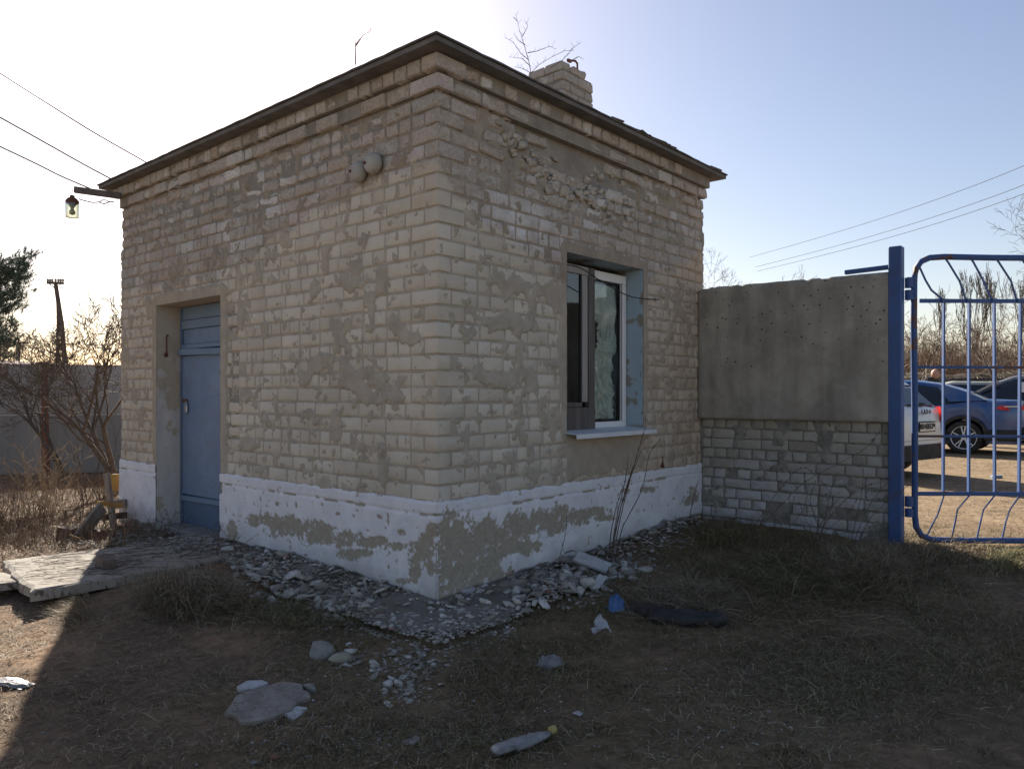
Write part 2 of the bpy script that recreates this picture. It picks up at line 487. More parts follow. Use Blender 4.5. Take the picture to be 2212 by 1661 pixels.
# -------- mortar faces (height fields standing just behind / over the bricks)
def sheet(wall, u0, u1, z0, z1, st, dfun, name, mat, holes, extra=None):
    nu = int(round((u1-u0)/st))+1; nz = int(round((z1-z0)/st))+1
    u = np.linspace(u0, u1, nu); z = np.linspace(z0, z1, nz); U, Z = np.meshgrid(u, z)
    D = dfun(U, Z)
    V = np.stack([U, -D, Z], -1) if wall == 'window' else np.stack([-D, U, Z], -1)
    idx = np.arange(nu*nz).reshape(nz, nu)
    F = np.stack([idx[:-1, :-1], idx[:-1, 1:], idx[1:, 1:], idx[1:, :-1]], -1).reshape(-1, 4)
    uc = (U[:-1, :-1]+U[1:, 1:]).ravel()/2; zc = (Z[:-1, :-1]+Z[1:, 1:]).ravel()/2
    keep = np.ones(len(F), bool)
    for (a, b, c, d) in holes: keep &= ~((uc > a) & (uc < b) & (zc > c) & (zc < d))
    me = np_mesh(name, V.reshape(-1, 3), F[keep]); smooth(me)
    if extra is not None:
        for k, f in extra.items(): vattr(me, k, f(U, Z).ravel())
    o = link_mesh(name, me, mat, B); return o
def mortar_d(wall):
    seed = 3.0 if wall == 'window' else 40.0
    def f(U, Z):
        D = -.0048+(fbm(U, Z, 3, 30, seed)-.5)*.006+(fbm(U, Z, 3, 6, seed+9)-.5)*.007
        sm = sstep(.60, .65, fbm(U, Z, 5, 7.5, seed+20)+.10*np.exp(-((U-.85)/.5)**2)*(Z < 2.3)-.04)*sstep(.05, .3, U); D = D+sm*(.0145+(fbm(U, Z, 3, 22, seed)-.5)*.01)
        sm2 = sstep(.66, .69, fbm(U, Z, 4, 15, seed+50)); D = np.maximum(D, -.012+sm2*.017); D = D-.012*np.clip(1-U/.02, 0, 1)**2
        e = erosion(wall, U, Z)
        D = D-e*(.026*fbm(U, Z, 4, 7, seed+70)+.014)+e*.02*sstep(.62, .7, fbm(U, Z, 4, 9, seed+90))
        if wall == 'window':
            D -= brokenout(U, Z)*(.036+.06*fbm(U, Z, 4, 6, 7))
            a, b, c, d = WO
            du = np.maximum(np.maximum(a-U, U-b), 0); dz = np.maximum(np.maximum(c-Z, Z-d), 0)
            dd = np.hypot(du, dz)+(fbm(U, Z, 4, 9, 5)-.5)*.10
            w = np.where(Z > d, .10, .085)
            w = np.where((Z < c) & (U > a) & (U < b), .34, w)
            band = sstep(0, .014, w-dd); D = D*(1-band)+band*(.0085+(fbm(U, Z, 4, 14, 2)-.5)*.008)
        else:
            a, b, d = DO
            du = np.maximum(np.maximum(a-U, U-b), 0); dz = np.maximum(Z-d, 0)
            dd = np.hypot(du, dz)+(fbm(U, Z, 4, 10, 15)-.5)*.07
            band = sstep(0, .014, .105-dd); D = D*(1-band)+band*(.009+(fbm(U, Z, 4, 14, 2)-.5)*.006)
        return D
    return f
for wall, LL, m, hole in (('window', LX, M_mw, [(WO[0], WO[1], WO[2], WO[3])]), ('door', LY, M_md, [(DO[0], DO[1], 0, DO[2])])):
    o = sheet(wall, -.0, LL-.004, PL-.01, ZC+.02, .0105, mortar_d(wall), 'mortar', m, hole)
    vattr(o.data, 'rnd', RNG.random(len(o.data.vertices))*0+.5)

# torn plaster and brick splinters along the broken-out patch high on the window wall
def splinters():
    rs = random.Random(44); Vs = []; Fs = []; n = 0
    for k in range(150):
        if k % 3 == 0: t_ = rs.random(); u = .62+t_*.66+rs.gauss(0, .07); z = 3.24-t_*.34+rs.gauss(0, .05)
        elif k % 3 == 1: u = rs.uniform(1.15, 2.35); z = 2.92+rs.gauss(0, .07)
        else: u = rs.uniform(.9, 2.3); z = rs.uniform(2.6, 3.2)
        bm = bmesh.new(); bmesh.ops.create_cube(bm, size=1.7)
        for v in bm.verts: v.co += Vector((rs.uniform(-.55, .55), rs.uniform(-.4, .4), rs.uniform(-.6, .6)))
        bmesh.ops.triangulate(bm, faces=bm.faces); s = rs.uniform(.012, .045); e = Matrix.Rotation(rs.uniform(-.5, .1), 3, 'Y')
        for v in bm.verts: v.co = e @ Vector((v.co.x*s*1.3, v.co.y*.010, v.co.z*s*.62))
        bm.verts.index_update(); y_ = .019+.028*float(brokenout(np.array(u), np.array(z)))+rs.uniform(-.006, .004); Vs.append(np.array([[v.co.x+u, v.co.y+y_, v.co.z+z] for v in bm.verts])); Fs.append(np.array([[v.index for v in f.verts] for f in bm.faces])+n); n += len(Vs[-1]); bm.free()
    me = np_mesh('brick_splinters', np.concatenate(Vs), np.concatenate(Fs))
    o = link_mesh('brick_splinters', me, grunge('broken pale brick', (.33, .29, .24), (.50, .455, .39), 12, .95, .6, 90), B); o['kind'] = 'stuff'
splinters()
# -------- solid core, with real openings
w = .36; b0 = .02
c = MB()
def wbox(x0, x1, y0, y1, z0, z1): c.box(((x0+x1)/2, (y0+y1)/2, (z0+z1)/2), (x1-x0, y1-y0, z1-z0))
wbox(b0, WO[0]-.006, b0+.03, w, -.25, ZC+.18); wbox(WO[1]+.006, LX-.01, b0+.03, w, -.25, ZC+.18)
wbox(WO[0]-.006, WO[1]+.006, b0+.03, w, -.25, WO[2]-.006); wbox(WO[0]-.006, WO[1]+.006, b0+.03, w, WO[3]+.006, ZC+.18)
wbox(b0+.001, w, w, DO[0]-.006, -.25, ZC+.18); wbox(b0+.001, w, DO[1]+.006, LY-.01, -.25, ZC+.18)
wbox(b0+.001, w, DO[0]-.006, DO[1]+.006, DO[2]+.006, ZC+.18); wbox(b0+.001, w, DO[0]-.006, DO[1]+.006, -.25, .03)
wbox(w, LX-.011, LY-w, LY-.012, -.25, ZC+.18); wbox(LX-w, LX-.012, w, LY-w, -.25, ZC+.18)
wbox(w, LX-w, w, LY-w, -.2, .1)
c.build('wall', M_core, B)
# cornice core
c = MB()
for k, off in enumerate((.012, .048)):
    z0 = ZC+k*HC+.006; z1 = ZC+(k+1)*HC+.004
    c.box(((LX)/2, .17-off, (z0+z1)/2), (LX+2*off-.03, .34, z1-z0-.004))
    c.box((.17-off, (LY)/2, (z0+z1)/2), (.341, LY+2*off-.033, z1-z0-.0045))
c.build('cornice_core', M_md if False else M_core, B)
# roof
def outline(off, st, jit, seed):
    rs = random.Random(seed); pts = []
    cs = [(-off, -off), (LX+off, -off), (LX+off, LY+off), (-off, LY+off)]
    for i in range(4):
        a = Vector(cs[i]); b = Vector(cs[(i+1) % 4]); L = (b-a).length; n = max(2, int(L/st)); d = (b-a)/n; nn = Vector((d.y, -d.x)).normalized()
        for k in range(n):
            q = a+d*k
            if k: q = q+nn*rs.uniform(-jit, jit)+d*rs.uniform(-.2, .2)
            pts.append(q)
    return pts
zr = ZC+2*HC+.002
MB().poly([(p.x, p.y, zr) for p in outline(.160, .5, .0025, 2)], (0, 0, .030)).build('roof_slab', grunge('dark roof edge', (.11, .105, .10), (.17, .16, .15), 7), B)
MB().poly([(p.x, p.y, zr+.034) for p in outline(.172, .10, .004, 5)], (0, 0, .012)).build('roof_felt', M_felt, B)
c = MB()
rs = random.Random(4)
for k in range(14):
    a = rs.random()
    q = (LX*(.45+.57*a), -.15, zr+.05)
    c.box(q, (rs.uniform(.06, .22), rs.uniform(.03, .06), rs.uniform(.005, .014)), rot=rs.uniform(-.2, .2), jit=.004)
c.build('roof_felt_scraps', M_felt, B)['kind'] = 'stuff'

# -------- plinth: whitewashed plaster with patches fallen off
def to_px(wall, U, Z, D=.012):
    lx = U if wall == 'window' else -D; ly = -D if wall == 'window' else U
    X = CX+Rv.x*lx+Lv.x*ly; Y = CY+Rv.y*lx+Lv.y*ly
    return 1106+1642*X/Y, 850-1642*(Z-EYE)/Y
PB = {'door': [(565,1122,46,15),(625,1137,60,25),(690,1155,52,25),(745,1165,42,20),(800,1170,45,13),(765,1197,38,14),(850,1180,30,10),(500,1152,14,28),(905,1200,20,34),(925,1180,22,30),(895,1240,16,14),(880,1255,25,10),(935,1150,16,20),(690,1130,10,8),(730,1110,5,4),(600,1088,5,6),(640,1090,4,7),(820,1115,8,6),(870,1150,10,8),(935,1225,14,20)],
 'window': [(985,1165,62,60),(1000,1240,66,84),(1040,1190,60,50),(1005,1270,60,34),(1075,1245,42,24),(960,1210,24,90),(1060,1155,62,34),(1120,1140,55,34),(1180,1128,50,30),(1120,1180,55,20),(1045,1215,40,32),(1248,1115,32,20),(1290,1105,28,12),(1310,1118,30,8),(1495,1072,14,22),(1480,1085,12,10),(1215,1105,22,16),(1160,1235,6,14),(1140,1262,18,10),(1400,1058,18,7),(1350,1060,10,6)]}
def peel(wall):
    def f(U, Z):
        x, y = to_px(wall, U, Z); v = np.full(U.shape, -1.0)
        for (a, b, rx, ry) in PB[wall]: v = np.maximum(v, 1-((x-a)/rx)**2-((y-b)/ry)**2)
        v = np.maximum(v, -1.0)*.5+(fbm(U, Z, 5, 16, 8)-.5)*1.1+(fbm(U, Z, 3, 62, 18)-.5)*.75
        v = np.maximum(v, (fbm(U, Z, 4, 24, 77)-.745)*4)
        lip = np.exp(-((Z-(PL-.085)+(fbm(U, Z, 3, 3, 4)-.5)*.02)/.008)**2)*sstep(.50, .62, fbm(U, Z, 3, 8, 60)); v = np.maximum(v, lip*1.2-.2)
        return sstep(.07, .13, v)
    return f
def plinth_d(wall):
    pf = peel(wall)
    def f(U, Z):
        D = .016-.0055*pf(U, Z)+(fbm(U, Z, 4, 18, 5)-.5)*.0045+(fbm(U, Z, 3, 2.2, 6)-.5)*.012
        D = D-.012*np.clip(1-(U+.004)/.024, 0, 1)**2-.008*np.exp(-((Z-(PL-.085)+(fbm(U, Z, 3, 3, 4)-.5)*.02)/.009)**2)
        D = D-.03*sstep(.012, -.004, PL+.004+(fbm(U, U*0, 3, 9, 3)-.5)*.02-Z)
        D = D-.05*sstep(.05, .0, Z-(gz0(wall, U)+(fbm(U, U*0, 3, 5, 9)-.35)*.09))
        if wall == 'door': D = D-.02*sstep(.09, .0, np.abs(U-DO[0])-.0)*(fbm(U, Z, 3, 9, 3) > .55)
        return D
    return f
def gz0(wall, U):
    lx = U if wall == 'window' else U*0; ly = U*0 if wall == 'window' else U
    return gz(CX+Rv.x*lx+Lv.x*ly-.05, CY+Rv.y*lx+Lv.y*ly-.1)
def plinth_mat():
    t = NT('plinth whitewash'); p = t.pos(B); pe = t.attr('peel')
    f = t.noise(p, 5, 5, .65); g = t.noise(p, 30, 5, .7)
    white = t.ramp(f, [(.3, (.60, .60, .635)), (.7, (.74, .74, .765))])
    sep = t.n("ShaderNodeSeparateXYZ"); t.l(p, sep.inputs[0])
    low = t.math('ADD', sep.outputs[2], t.math('MULTIPLY_ADD', t.noise(p, 3.2, 5, .7), .5, -.25))
    splash = t.ramp(low, [(.02, .75), (.28, 0.0)])
    white = t.mix(splash, white, (.36, .34, .32))
    st = t.ramp(t.noise(p, 11, 6, .75, .5), [(.52, 0.0), (.72, .45)]); white = t.mix(st, white, (.40, .41, .45))
    grey = t.ramp(g, [(.3, (.285, .25, .20)), (.7, (.39, .35, .28))])
    spk = t.ramp(t.noise(p, 55, 3, .6), [(.62, 0.0), (.66, .75)]); grey = t.mix(t.math('MULTIPLY', spk, .5), grey, (.55, .55, .55))
    t.base(t.mix(pe, white, grey)); t.bump(t.math('ADD', g, t.noise(p, 110, 3)), .35, .004)
    return t.fin(.9, .2)
M_pl = plinth_mat()
sheet('window', -.012, LX+.01, -.12, PL+.02, .0085, plinth_d('window'), 'plinth', M_pl, [], {'peel': peel('window')})
sheet('door', -.012, LY+.01, -.12, PL+.02, .0085, plinth_d('door'), 'plinth', M_pl, [(DO[0], DO[1], -1, 1)], {'peel': peel('door')})

# -------- reveals
def reveal_grid(name, o, du, dv, nu, nv, mat, jit, fun=None, seed=1):
    o = np.array(o); du = np.array(du); dv = np.array(dv); n = np.cross(du, dv); n = n/np.linalg.norm(n)
    a, b = np.meshgrid(np.linspace(0, 1, nu), np.linspace(0, 1, nv))
    P = o+a[..., None]*du+b[..., None]*dv
    A = a*np.linalg.norm(du); Bc = b*np.linalg.norm(dv)
    P = P+n*((fbm(A, Bc, 4, 14, seed)-.5)*jit)[..., None]
    idx = np.arange(nu*nv).reshape(nv, nu); F = np.stack([idx[:-1, :-1], idx[:-1, 1:], idx[1:, 1:], idx[1:, :-1]], -1).reshape(-1, 4)
    me = np_mesh(name, P.reshape(-1, 3), F); smooth(me)
    if fun is not None: vattr(me, 'peel', fun(A, Bc).ravel())
    return link_mesh(name, me, mat, B)
def plaster_mat(name, cpaint, cbare, low=None):
    t = NT(name); p = t.pos(B); pe = t.attr('peel'); f = t.noise(p, 7, 5, .65); g = t.noise(p, 40, 5, .7)
    a = t.mix(t.ramp(f, [(.3, 0.0), (.75, .35)]), cpaint, (.33, .32, .29)); b = t.mix(t.ramp(g, [(.3, 0.0), (.7, .3)]), cbare, (.2, .19, .17))
    t.base(t.mix(pe, a, b)); t.bump(t.math('ADD', f, g), .4, .006); return t.fin(.9, .2)
M_rev_d = plaster_mat('door reveal plaster', (.55, .52, .49), (.46, .39, .30))
M_rev_w = plaster_mat('window reveal plaster', (.33, .44, .52), (.27, .26, .225))
pk = lambda s, th: (lambda A, Bc: sstep(th, th+.04, fbm(A, Bc, 5, 7, s)))
reveal_grid('reveal', (-.008, DO[1], .0), (.26, 0, 0), (0, 0, DO[2]), 24, 150, M_rev_d, .012, lambda A, Bc: np.maximum(sstep(.58, .62, fbm(A, Bc, 5, 6, 3)), sstep(1.35, 2.2, Bc+.5*fbm(A, Bc, 3, 3))*.8), 3)
reveal_grid('reveal', (-.008, DO[0], .0), (.26, 0, 0), (0, 0, DO[2]), 24, 150, M_rev_d, .012, pk(13, .58), 5)
reveal_grid('lintel', (-.012, DO[0]-.01, DO[2]), (.27, 0, 0), (0, DO[1]-DO[0]+.02, 0), 24, 80, M_rev_d, .01, lambda A, Bc: A*0+1, 6)
def wrev(A, Bc):
    edge = .030+.03*(fbm(A*0, Bc, 4, 6, 2)-.5); v = sstep(.0, .006, edge-(A.max()-A))
    hole = sstep(.63, .66, fbm(A, Bc, 4, 11, 5)); top = sstep(1.25, 1.3, Bc+.08*fbm(A, Bc, 3, 9)); bot = sstep(.05, .0, Bc+.05*(fbm(A, Bc, 3, 12)-.5))
    return np.clip(v+hole+bot+.0*top, 0, 1)
reveal_grid('reveal', (WO[1], -.008, WO[2]), (0, .21, 0), (0, 0, WO[3]-WO[2]), 28, 150, M_rev_w, .008, wrev, 3)
reveal_grid('reveal', (WO[0], -.008, WO[2]), (0, .21, 0), (0, 0, WO[3]-WO[2]), 22, 120, M_rev_w, .01, lambda A, Bc: A*0+1, 4)
reveal_grid('lintel', (WO[0]-.01, -.01, WO[3]), (WO[1]-WO[0]+.02, 0, 0), (0, .22, 0), 80, 22, M_rev_w, .02, lambda A, Bc: sstep(.45, .6, fbm(A, Bc, 4, 5, 9)), 7)
# ------------------------------------------------------------ door
def paint_mat(name, c, c2, chip, thr=.66, scale=18, rough=.55, bump=.25, mode='pos'):
    t = NT(name); p = t.pos(mode=mode); f = t.noise(p, 3, 4, .6); g = t.noise(p, scale, 6, .72, .3); h = t.noise(p, 70, 4, .6)
    col = t.ramp(f, [(.3, c), (.7, c2)]); sc_ = t.ramp(t.noise(p, 5.5, 6, .75, .6), [(.48, 0.0), (.66, .55)]); col = t.mix(sc_, col, tuple((x+y)*.5 for x, y in zip(c, chip))); k = t.ramp(g, [(thr, 0.0), (thr+.025, 1.0)])
    t.base(t.mix(k, col, chip)); t.bump(t.math('ADD', t.math('MULTIPLY', g, 1.0), h), bump, .004)
    r = t.ramp(k, [(0, rough), (1, .9)]); t.l(r, t.b.inputs['Roughness']); t.b.inputs["Specular IOR Level"].default_value = .35
    return t.m
M_bdoor = paint_mat('blue door paint', (.13, .195, .315), (.18, .25, .36), (.17, .165, .16), .60, 22)
M_bdoor2 = paint_mat('faded blue door paint', (.13, .20, .29), (.17, .24, .33), (.22, .22, .21), .62, 22, .7)
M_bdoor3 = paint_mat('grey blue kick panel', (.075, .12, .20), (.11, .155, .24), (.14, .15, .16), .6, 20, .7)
M_steel = grunge('dull steel', (.35, .35, .36), (.5, .5, .52), 30, .45, .2, metal=.7)
M_rust = grunge('rusty steel', (.09, .04, .025), (.17, .08, .045), 25, .9, .5)
D = empty('door', (0, 0, 0)); D.parent = B
xd = .232; ym = (DO[0]+DO[1])/2; wd = DO[1]-DO[0]
def dpart(name, z0, z1, y0, y1, x0, th, mat, bev=.004):
    return MB().box((x0+th/2, (y0+y1)/2, (z0+z1)/2), (th, y1-y0, z1-z0), bev=bev).build(name, mat, D)
y0, y1 = DO[0]+.01, DO[1]-.01
# frame jambs
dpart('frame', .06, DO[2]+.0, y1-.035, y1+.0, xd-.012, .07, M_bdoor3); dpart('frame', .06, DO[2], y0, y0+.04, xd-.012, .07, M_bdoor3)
dpart('transom_board', 2.08, DO[2]-.005, y0+.042, y1-.037, xd-.004, .03, M_bdoor2)
dpart('transom_board', 1.99, 2.075, y0+.042, y1-.037, xd-.012, .03, M_bdoor2)
dpart('transom_panel', 1.84, 1.988, y0+.042, y1-.037, xd+.008, .02, M_bdoor)
dpart('transom_board', 1.795, 1.838, y0+.042, y1-.037, xd-.014, .04, M_bdoor)
MB().box((xd-.02, ym, 1.755), (.05, wd-.05, .062), rot=Matrix.Rotation(R_(1.1), 4, 'X'), bev=.006).build('ledge_board', M_bdoor2, D)
# dented sheet
nu, nv = 40, 70
a, b = np.meshgrid(np.linspace(y0+.045, y1-.040, nu), np.linspace(.378, 1.725, nv))
dx = xd-.004+(fbm(a, b, 4, 5, 3)-.5)*.014+(fbm(a, b, 3, 22, 3)-.5)*.003
idx = np.arange(nu*nv).reshape(nv, nu); F = np.stack([idx[:-1, :-1], idx[:-1, 1:], idx[1:, 1:], idx[1:, :-1]], -1).reshape(-1, 4)
me = np_mesh('door_sheet', np.stack([dx, a, b], -1).reshape(-1, 3), F); smooth(me); link_mesh('door_sheet', me, M_bdoor, D)
MB().box((xd-.008, ym, .345), (.024, wd-.09, .05), rot=Matrix.Rotation(R_(-1.0), 4, 'X'), bev=.004).build('strip', M_bdoor2, D)
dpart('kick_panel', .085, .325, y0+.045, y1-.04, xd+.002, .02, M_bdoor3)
dpart('threshold', .02, .085, DO[0], DO[1], .02, .3, M_conc, .01)
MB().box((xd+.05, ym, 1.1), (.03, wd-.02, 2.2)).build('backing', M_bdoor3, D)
c = MB(); c.box((xd-.022, 3.77, 1.21), (.022, .045, .075), bev=.008).tube([(xd-.022, 3.755, 1.245), (xd-.022, 3.755, 1.275), (xd-.022, 3.77, 1.288), (xd-.022, 3.785, 1.275), (xd-.022, 3.785, 1.245)], .005, 6)
c.build('padlock', M_steel, D)
MB().box((xd-.012, 3.82, 1.29), (.008, .10, .03), bev=.002).tube([(xd-.03, 3.775, 1.29), (xd-.012, 3.775, 1.29)], .006, 6).build('hasp', M_rust, D)
# iron hook on the reveal
c = MB(); yy = DO[1]-.012
c.tube([(.10, yy, 1.92), (.085, yy-.02, 1.93), (.075, yy-.022, 1.90), (.078, yy-.02, 1.75)], .007, 6).box((.078, yy-.008, 1.735), (.035, .02, .04), bev=.006)
c.build('iron_hook', M_rust, B)

# ------------------------------------------------------------ window
M_pvc = grunge('white window plastic', (.66, .66, .66), (.72, .72, .72), 6, .4, .05, spec=.45)
M_brown = grunge('old brown wood', (.085, .076, .070), (.14, .125, .115), 12, .75, .5, stretch=(1, 1, .12))
M_brown2 = grunge('weathered brown wood', (.25, .235, .22), (.34, .32, .30), 14, .7, .4, stretch=(1, 1, .12))
M_rubber = grunge('black rubber', (.012, .012, .012), (.02, .02, .02), 6, .6, 0)
def glass_mat(name, tint, rough=.03, alpha=.35):
    t = NT(name); tr = t.n("ShaderNodeBsdfTransparent"); gl = t.n("ShaderNodeBsdfGlossy"); gl.inputs["Roughness"].default_value = rough
    tr.inputs[0].default_value = (*tint, 1); fr = t.n("ShaderNodeFresnel"); fr.inputs[0].default_value = 1.6
    mx = t.n("ShaderNodeMixShader"); out = t.nt.nodes["Material Output"]
    f = t.math('ADD', fr.outputs[0], alpha*.3, clamp=True)
    t.l(f, mx.inputs[0]); t.l(tr.outputs[0], mx.inputs[1]); t.l(gl.outputs[0], mx.inputs[2]); t.l(mx.outputs[0], out.inputs[0]); return t.m
M_glass = glass_mat('window glass', (.95, .98, .97)); M_glassd = glass_mat('dark window glass', (.35, .36, .38))
W = empty('window', (0, 0, 0)); W.parent = B
yf = .155; wx0, wx1, wz0, wz1 = WO[0]-.0, WO[1]-.012, WO[2]+.01, WO[3]-.045
wm = 1.905
def wpart(name, x0, x1, z0, z1, y, th, mat, bev=.004, par=None):
    return MB().box(((x0+x1)/2, y+th/2, (z0+z1)/2), (x1-x0, th, z1-z0), bev=bev).build(name, mat, par or W)
fr = MB()
for (x0, x1, z0, z1) in ((wx0, wx1, wz1-.075, wz1), (wx0, wx1, wz0, wz0+.06), (wx1-.055, wx1, wz0+.061, wz1-.076), (wx0, wx0+.055, wz0+.061, wz1-.076)):
    fr.box(((x0+x1)/2, yf+.03, (z0+z1)/2), (x1-x0, .06, z1-z0), bev=.005)
fr.build('frame', M_pvc, W)
wpart('mullion', wm-.04, wm+.02, wz0+.061, wz1-.076, yf+.003, .05, M_pvc)
g = MB()
for (x0, x1, z0, z1) in ((wx1-.072, wx1-.056, wz0+.07, wz1-.085), (wx1-.090, wx1-.080, wz0+.07, wz1-.085), (wm+.021, wx1-.09, wz0+.061, wz0+.068), (wm+.021, wx1-.09, wz1-.083, wz1-.077)):
    g.box(((x0+x1)/2, yf+.022, (z0+z1)/2), (x1-x0, .012, z1-z0))
g.build('gasket', M_rubber, W)
wpart('sash_edge', wx1-.080, wx1-.072, wz0+.065, wz1-.08, yf+.012, .012, M_pvc, 0)
# slightly warped glass
def pane(name, x0, x1, z0, z1, y, mat, seed, amp=.0008):
    a, b = np.meshgrid(np.linspace(x0, x1, 24), np.linspace(z0, z1, 50)); yy = y+(fbm(a, b, 2, 3, seed)-.5)*amp*8
    idx = np.arange(24*50).reshape(50, 24); F = np.stack([idx[:-1, :-1], idx[:-1, 1:], idx[1:, 1:], idx[1:, :-1]], -1).reshape(-1, 4)
    me = np_mesh(name, np.stack([a, yy, b], -1).reshape(-1, 3), F); smooth(me); return link_mesh(name, me, mat, W)
pane('glass', wm+.02, wx1-.085, wz0+.066, wz1-.082, yf+.030, M_glass, 3)
pane('glass', wx0+.055, wm-.04, wz0+.066, wz1-.082, yf+.032, M_glassd, 5)
# crumpled film behind the right pane, open in the middle where it is tied
t = NT('crumpled clear film'); p = t.pos(B)
t.base(t.ramp(t.noise(p, 3.5, 3, .55, 1.5), [(.4, (.50, .60, .56)), (.56, (.66, .74, .70)), (.66, (.88, .9, .88))])); t.bump(t.noise(p, 6, 3, .5, 2.5), .8, .05); M_film = t.fin(.22, .8)
na, nb = 70, 150
a, b = np.meshgrid(np.linspace(0, 1, na), np.linspace(0, 1, nb))
X = wm+.03+a*(wx1-.09-wm-.03); Z = wz0+.08+b*(wz1-wz0-.18)
fold = np.abs(fbm(X*1.0, Z*.6, 3, 6, 3)-.5)*2
tie = np.exp(-((b-.62)/.10)**2)
Yv = yf+.038+.04*fold+.03*np.abs(np.sin((X-.0)*70+fbm(X, Z, 3, 6, 9)*6))*(.3+tie)
ridge = np.abs(((X*3+Z*.8+fbm(X, Z, 3, 5, 1)) % .22)-.11)*.35; Yv = Yv+ridge*(b < .5)
idx = np.arange(na*nb).reshape(nb, na); F = np.stack([idx[:-1, :-1], idx[:-1, 1:], idx[1:, 1:], idx[1:, :-1]], -1).reshape(-1, 4)
ac = a[:-1, :-1].ravel(); bc = b[:-1, :-1].ravel()
hole = (ac < .42*np.clip(1-((bc-.62)/.13)**2, 0, 1)**.5*(1+.25*(fbm(ac, bc, 3, 12, 2)-.5)))
me = np_mesh('plastic_film', np.stack([X, Yv, Z], -1).reshape(-1, 3), F[~hole]); link_mesh('plastic_film', me, M_film, W)
M_card = grunge('tan cardboard', (.30, .24, .16), (.38, .31, .21), 10, .9, .2)
MB().box((wm+.2, yf+.21, 1.95), (.5, .012, .7), rot=.15).build('cardboard', M_card, W)
M_net = grunge('grey lace curtain', (.10, .10, .11), (.20, .20, .21), 26, .9, .5, lo=.45, hi=.6)
MB().box((wx0+.3, yf+.13, 1.75), (.62, .008, 1.3)).build('curtain', M_net, W)
# old wooden sash standing in front of the left half
S = empty('wooden_sash', (0, 0, 0)); S.parent = B
ys = .104
def spart(name, x0, x1, z0, z1, y, th, mat): return MB().box(((x0+x1)/2, y+th/2, (z0+z1)/2), (x1-x0, th, z1-z0), bev=.004).build(name, mat, S)
spart('stile', 1.800, 1.885, WO[2]+.20, WO[3]-.05, ys, .045, M_brown); spart('stile', 1.715, 1.790, WO[2]+.24, WO[3]-.12, ys+.006, .03, M_brown2)
spart('rail', WO[0]+.002, 1.885, WO[2]+.012, WO[2]+.198, ys-.004, .05, M_brown); spart('rail', WO[0]+.002, 1.799, WO[3]-.118, WO[3]-.05, ys+.004, .03, M_brown2)
spart('rail', WO[0]+.002, 1.714, WO[2]+.2, WO[2]+.238, ys+.004, .03, M_brown); spart('stile', 1.690, 1.713, WO[2]+.24, WO[3]-.12, ys+.010, .02, M_rubber)
me_g = MB().box(((WO[0]+1.69)/2, ys+.022, (WO[2]+WO[3])/2+.06), (1.69-WO[0]-.01, .004, 1.03)); me_g.build('glass', M_glassd, S)
# outside sill: bent sheet
M_sill = grunge('white sheet metal', (.55, .57, .60), (.64, .66, .69), 4, .45, .08, spec=.5)
c = MB(); x0, x1 = WO[0]-.02, WO[1]+.05; zt = WO[2]+.012; prof = [(.155, zt+.012), (-.115, zt-.012), (-.118, zt-.046), (-.112, zt-.046), (-.108, zt-.017), (.155, zt+.006)]
c.poly([(x0, y, z) for (y, z) in prof], (x1-x0, 0, 0)); c.build('window_sill', M_sill, B)
# loose black cable in front of the window
M_cable = grunge('black cable', (.012, .012, .012), (.03, .03, .03), 20, .6, 0)
def wallpt(px, py, out):     # point in front of the window wall (out metres from it) seen at that pixel, in building coordinates
    k = (px-1106)/1642; x = (k*(CY-Lv.y*out)-(CX-Lv.x*out))/(Rv.x-k*Rv.y); Y = CY-Lv.y*out+Rv.y*x
    return Vector((x, -out, EYE+(850-py)/1642*Y))
def doorpt(px, py, out):
    k = (px-1106)/1642; y = (k*(CY-Rv.y*out)-(CX-Rv.x*out))/(Lv.x-k*Lv.y); Y = CY-Rv.y*out+Lv.y*y
    return Vector((-out, y, EYE+(850-py)/1642*Y))
def spline(pts, n=6):
    out = []; P = [pts[0]]+list(pts)+[pts[-1]]
    for i in range(1, len(P)-2):
        p0, p1, p2, p3 = [Vector(q) for q in P[i-1:i+3]]
        for k in range(n):
            t = k/n; out.append(.5*((2*p1)+(-p0+p2)*t+(2*p0-5*p1+4*p2-p3)*t*t+(-p0+3*p1-3*p2+p3)*t**3))
    out.append(Vector(pts[-1])); return out
MB().tube(spline([wallpt(1224, 572, -.02), wallpt(1255, 580, .03), wallpt(1300, 608, .05), wallpt(1350, 636, .05), wallpt(1385, 645, .03), wallpt(1425, 647, .012)]), .0045, 5).build('cable', M_cable, B)
# grey drip of cement and a ring bolt under the sill
MB().tube([wallpt(1432, 998, .012), wallpt(1431, 1008, .02)], [.006, .022], 6).tube([wallpt(1432, 985, .01), wallpt(1432, 998, .012)], .004, 5).build('iron_bolt', M_rust, B)

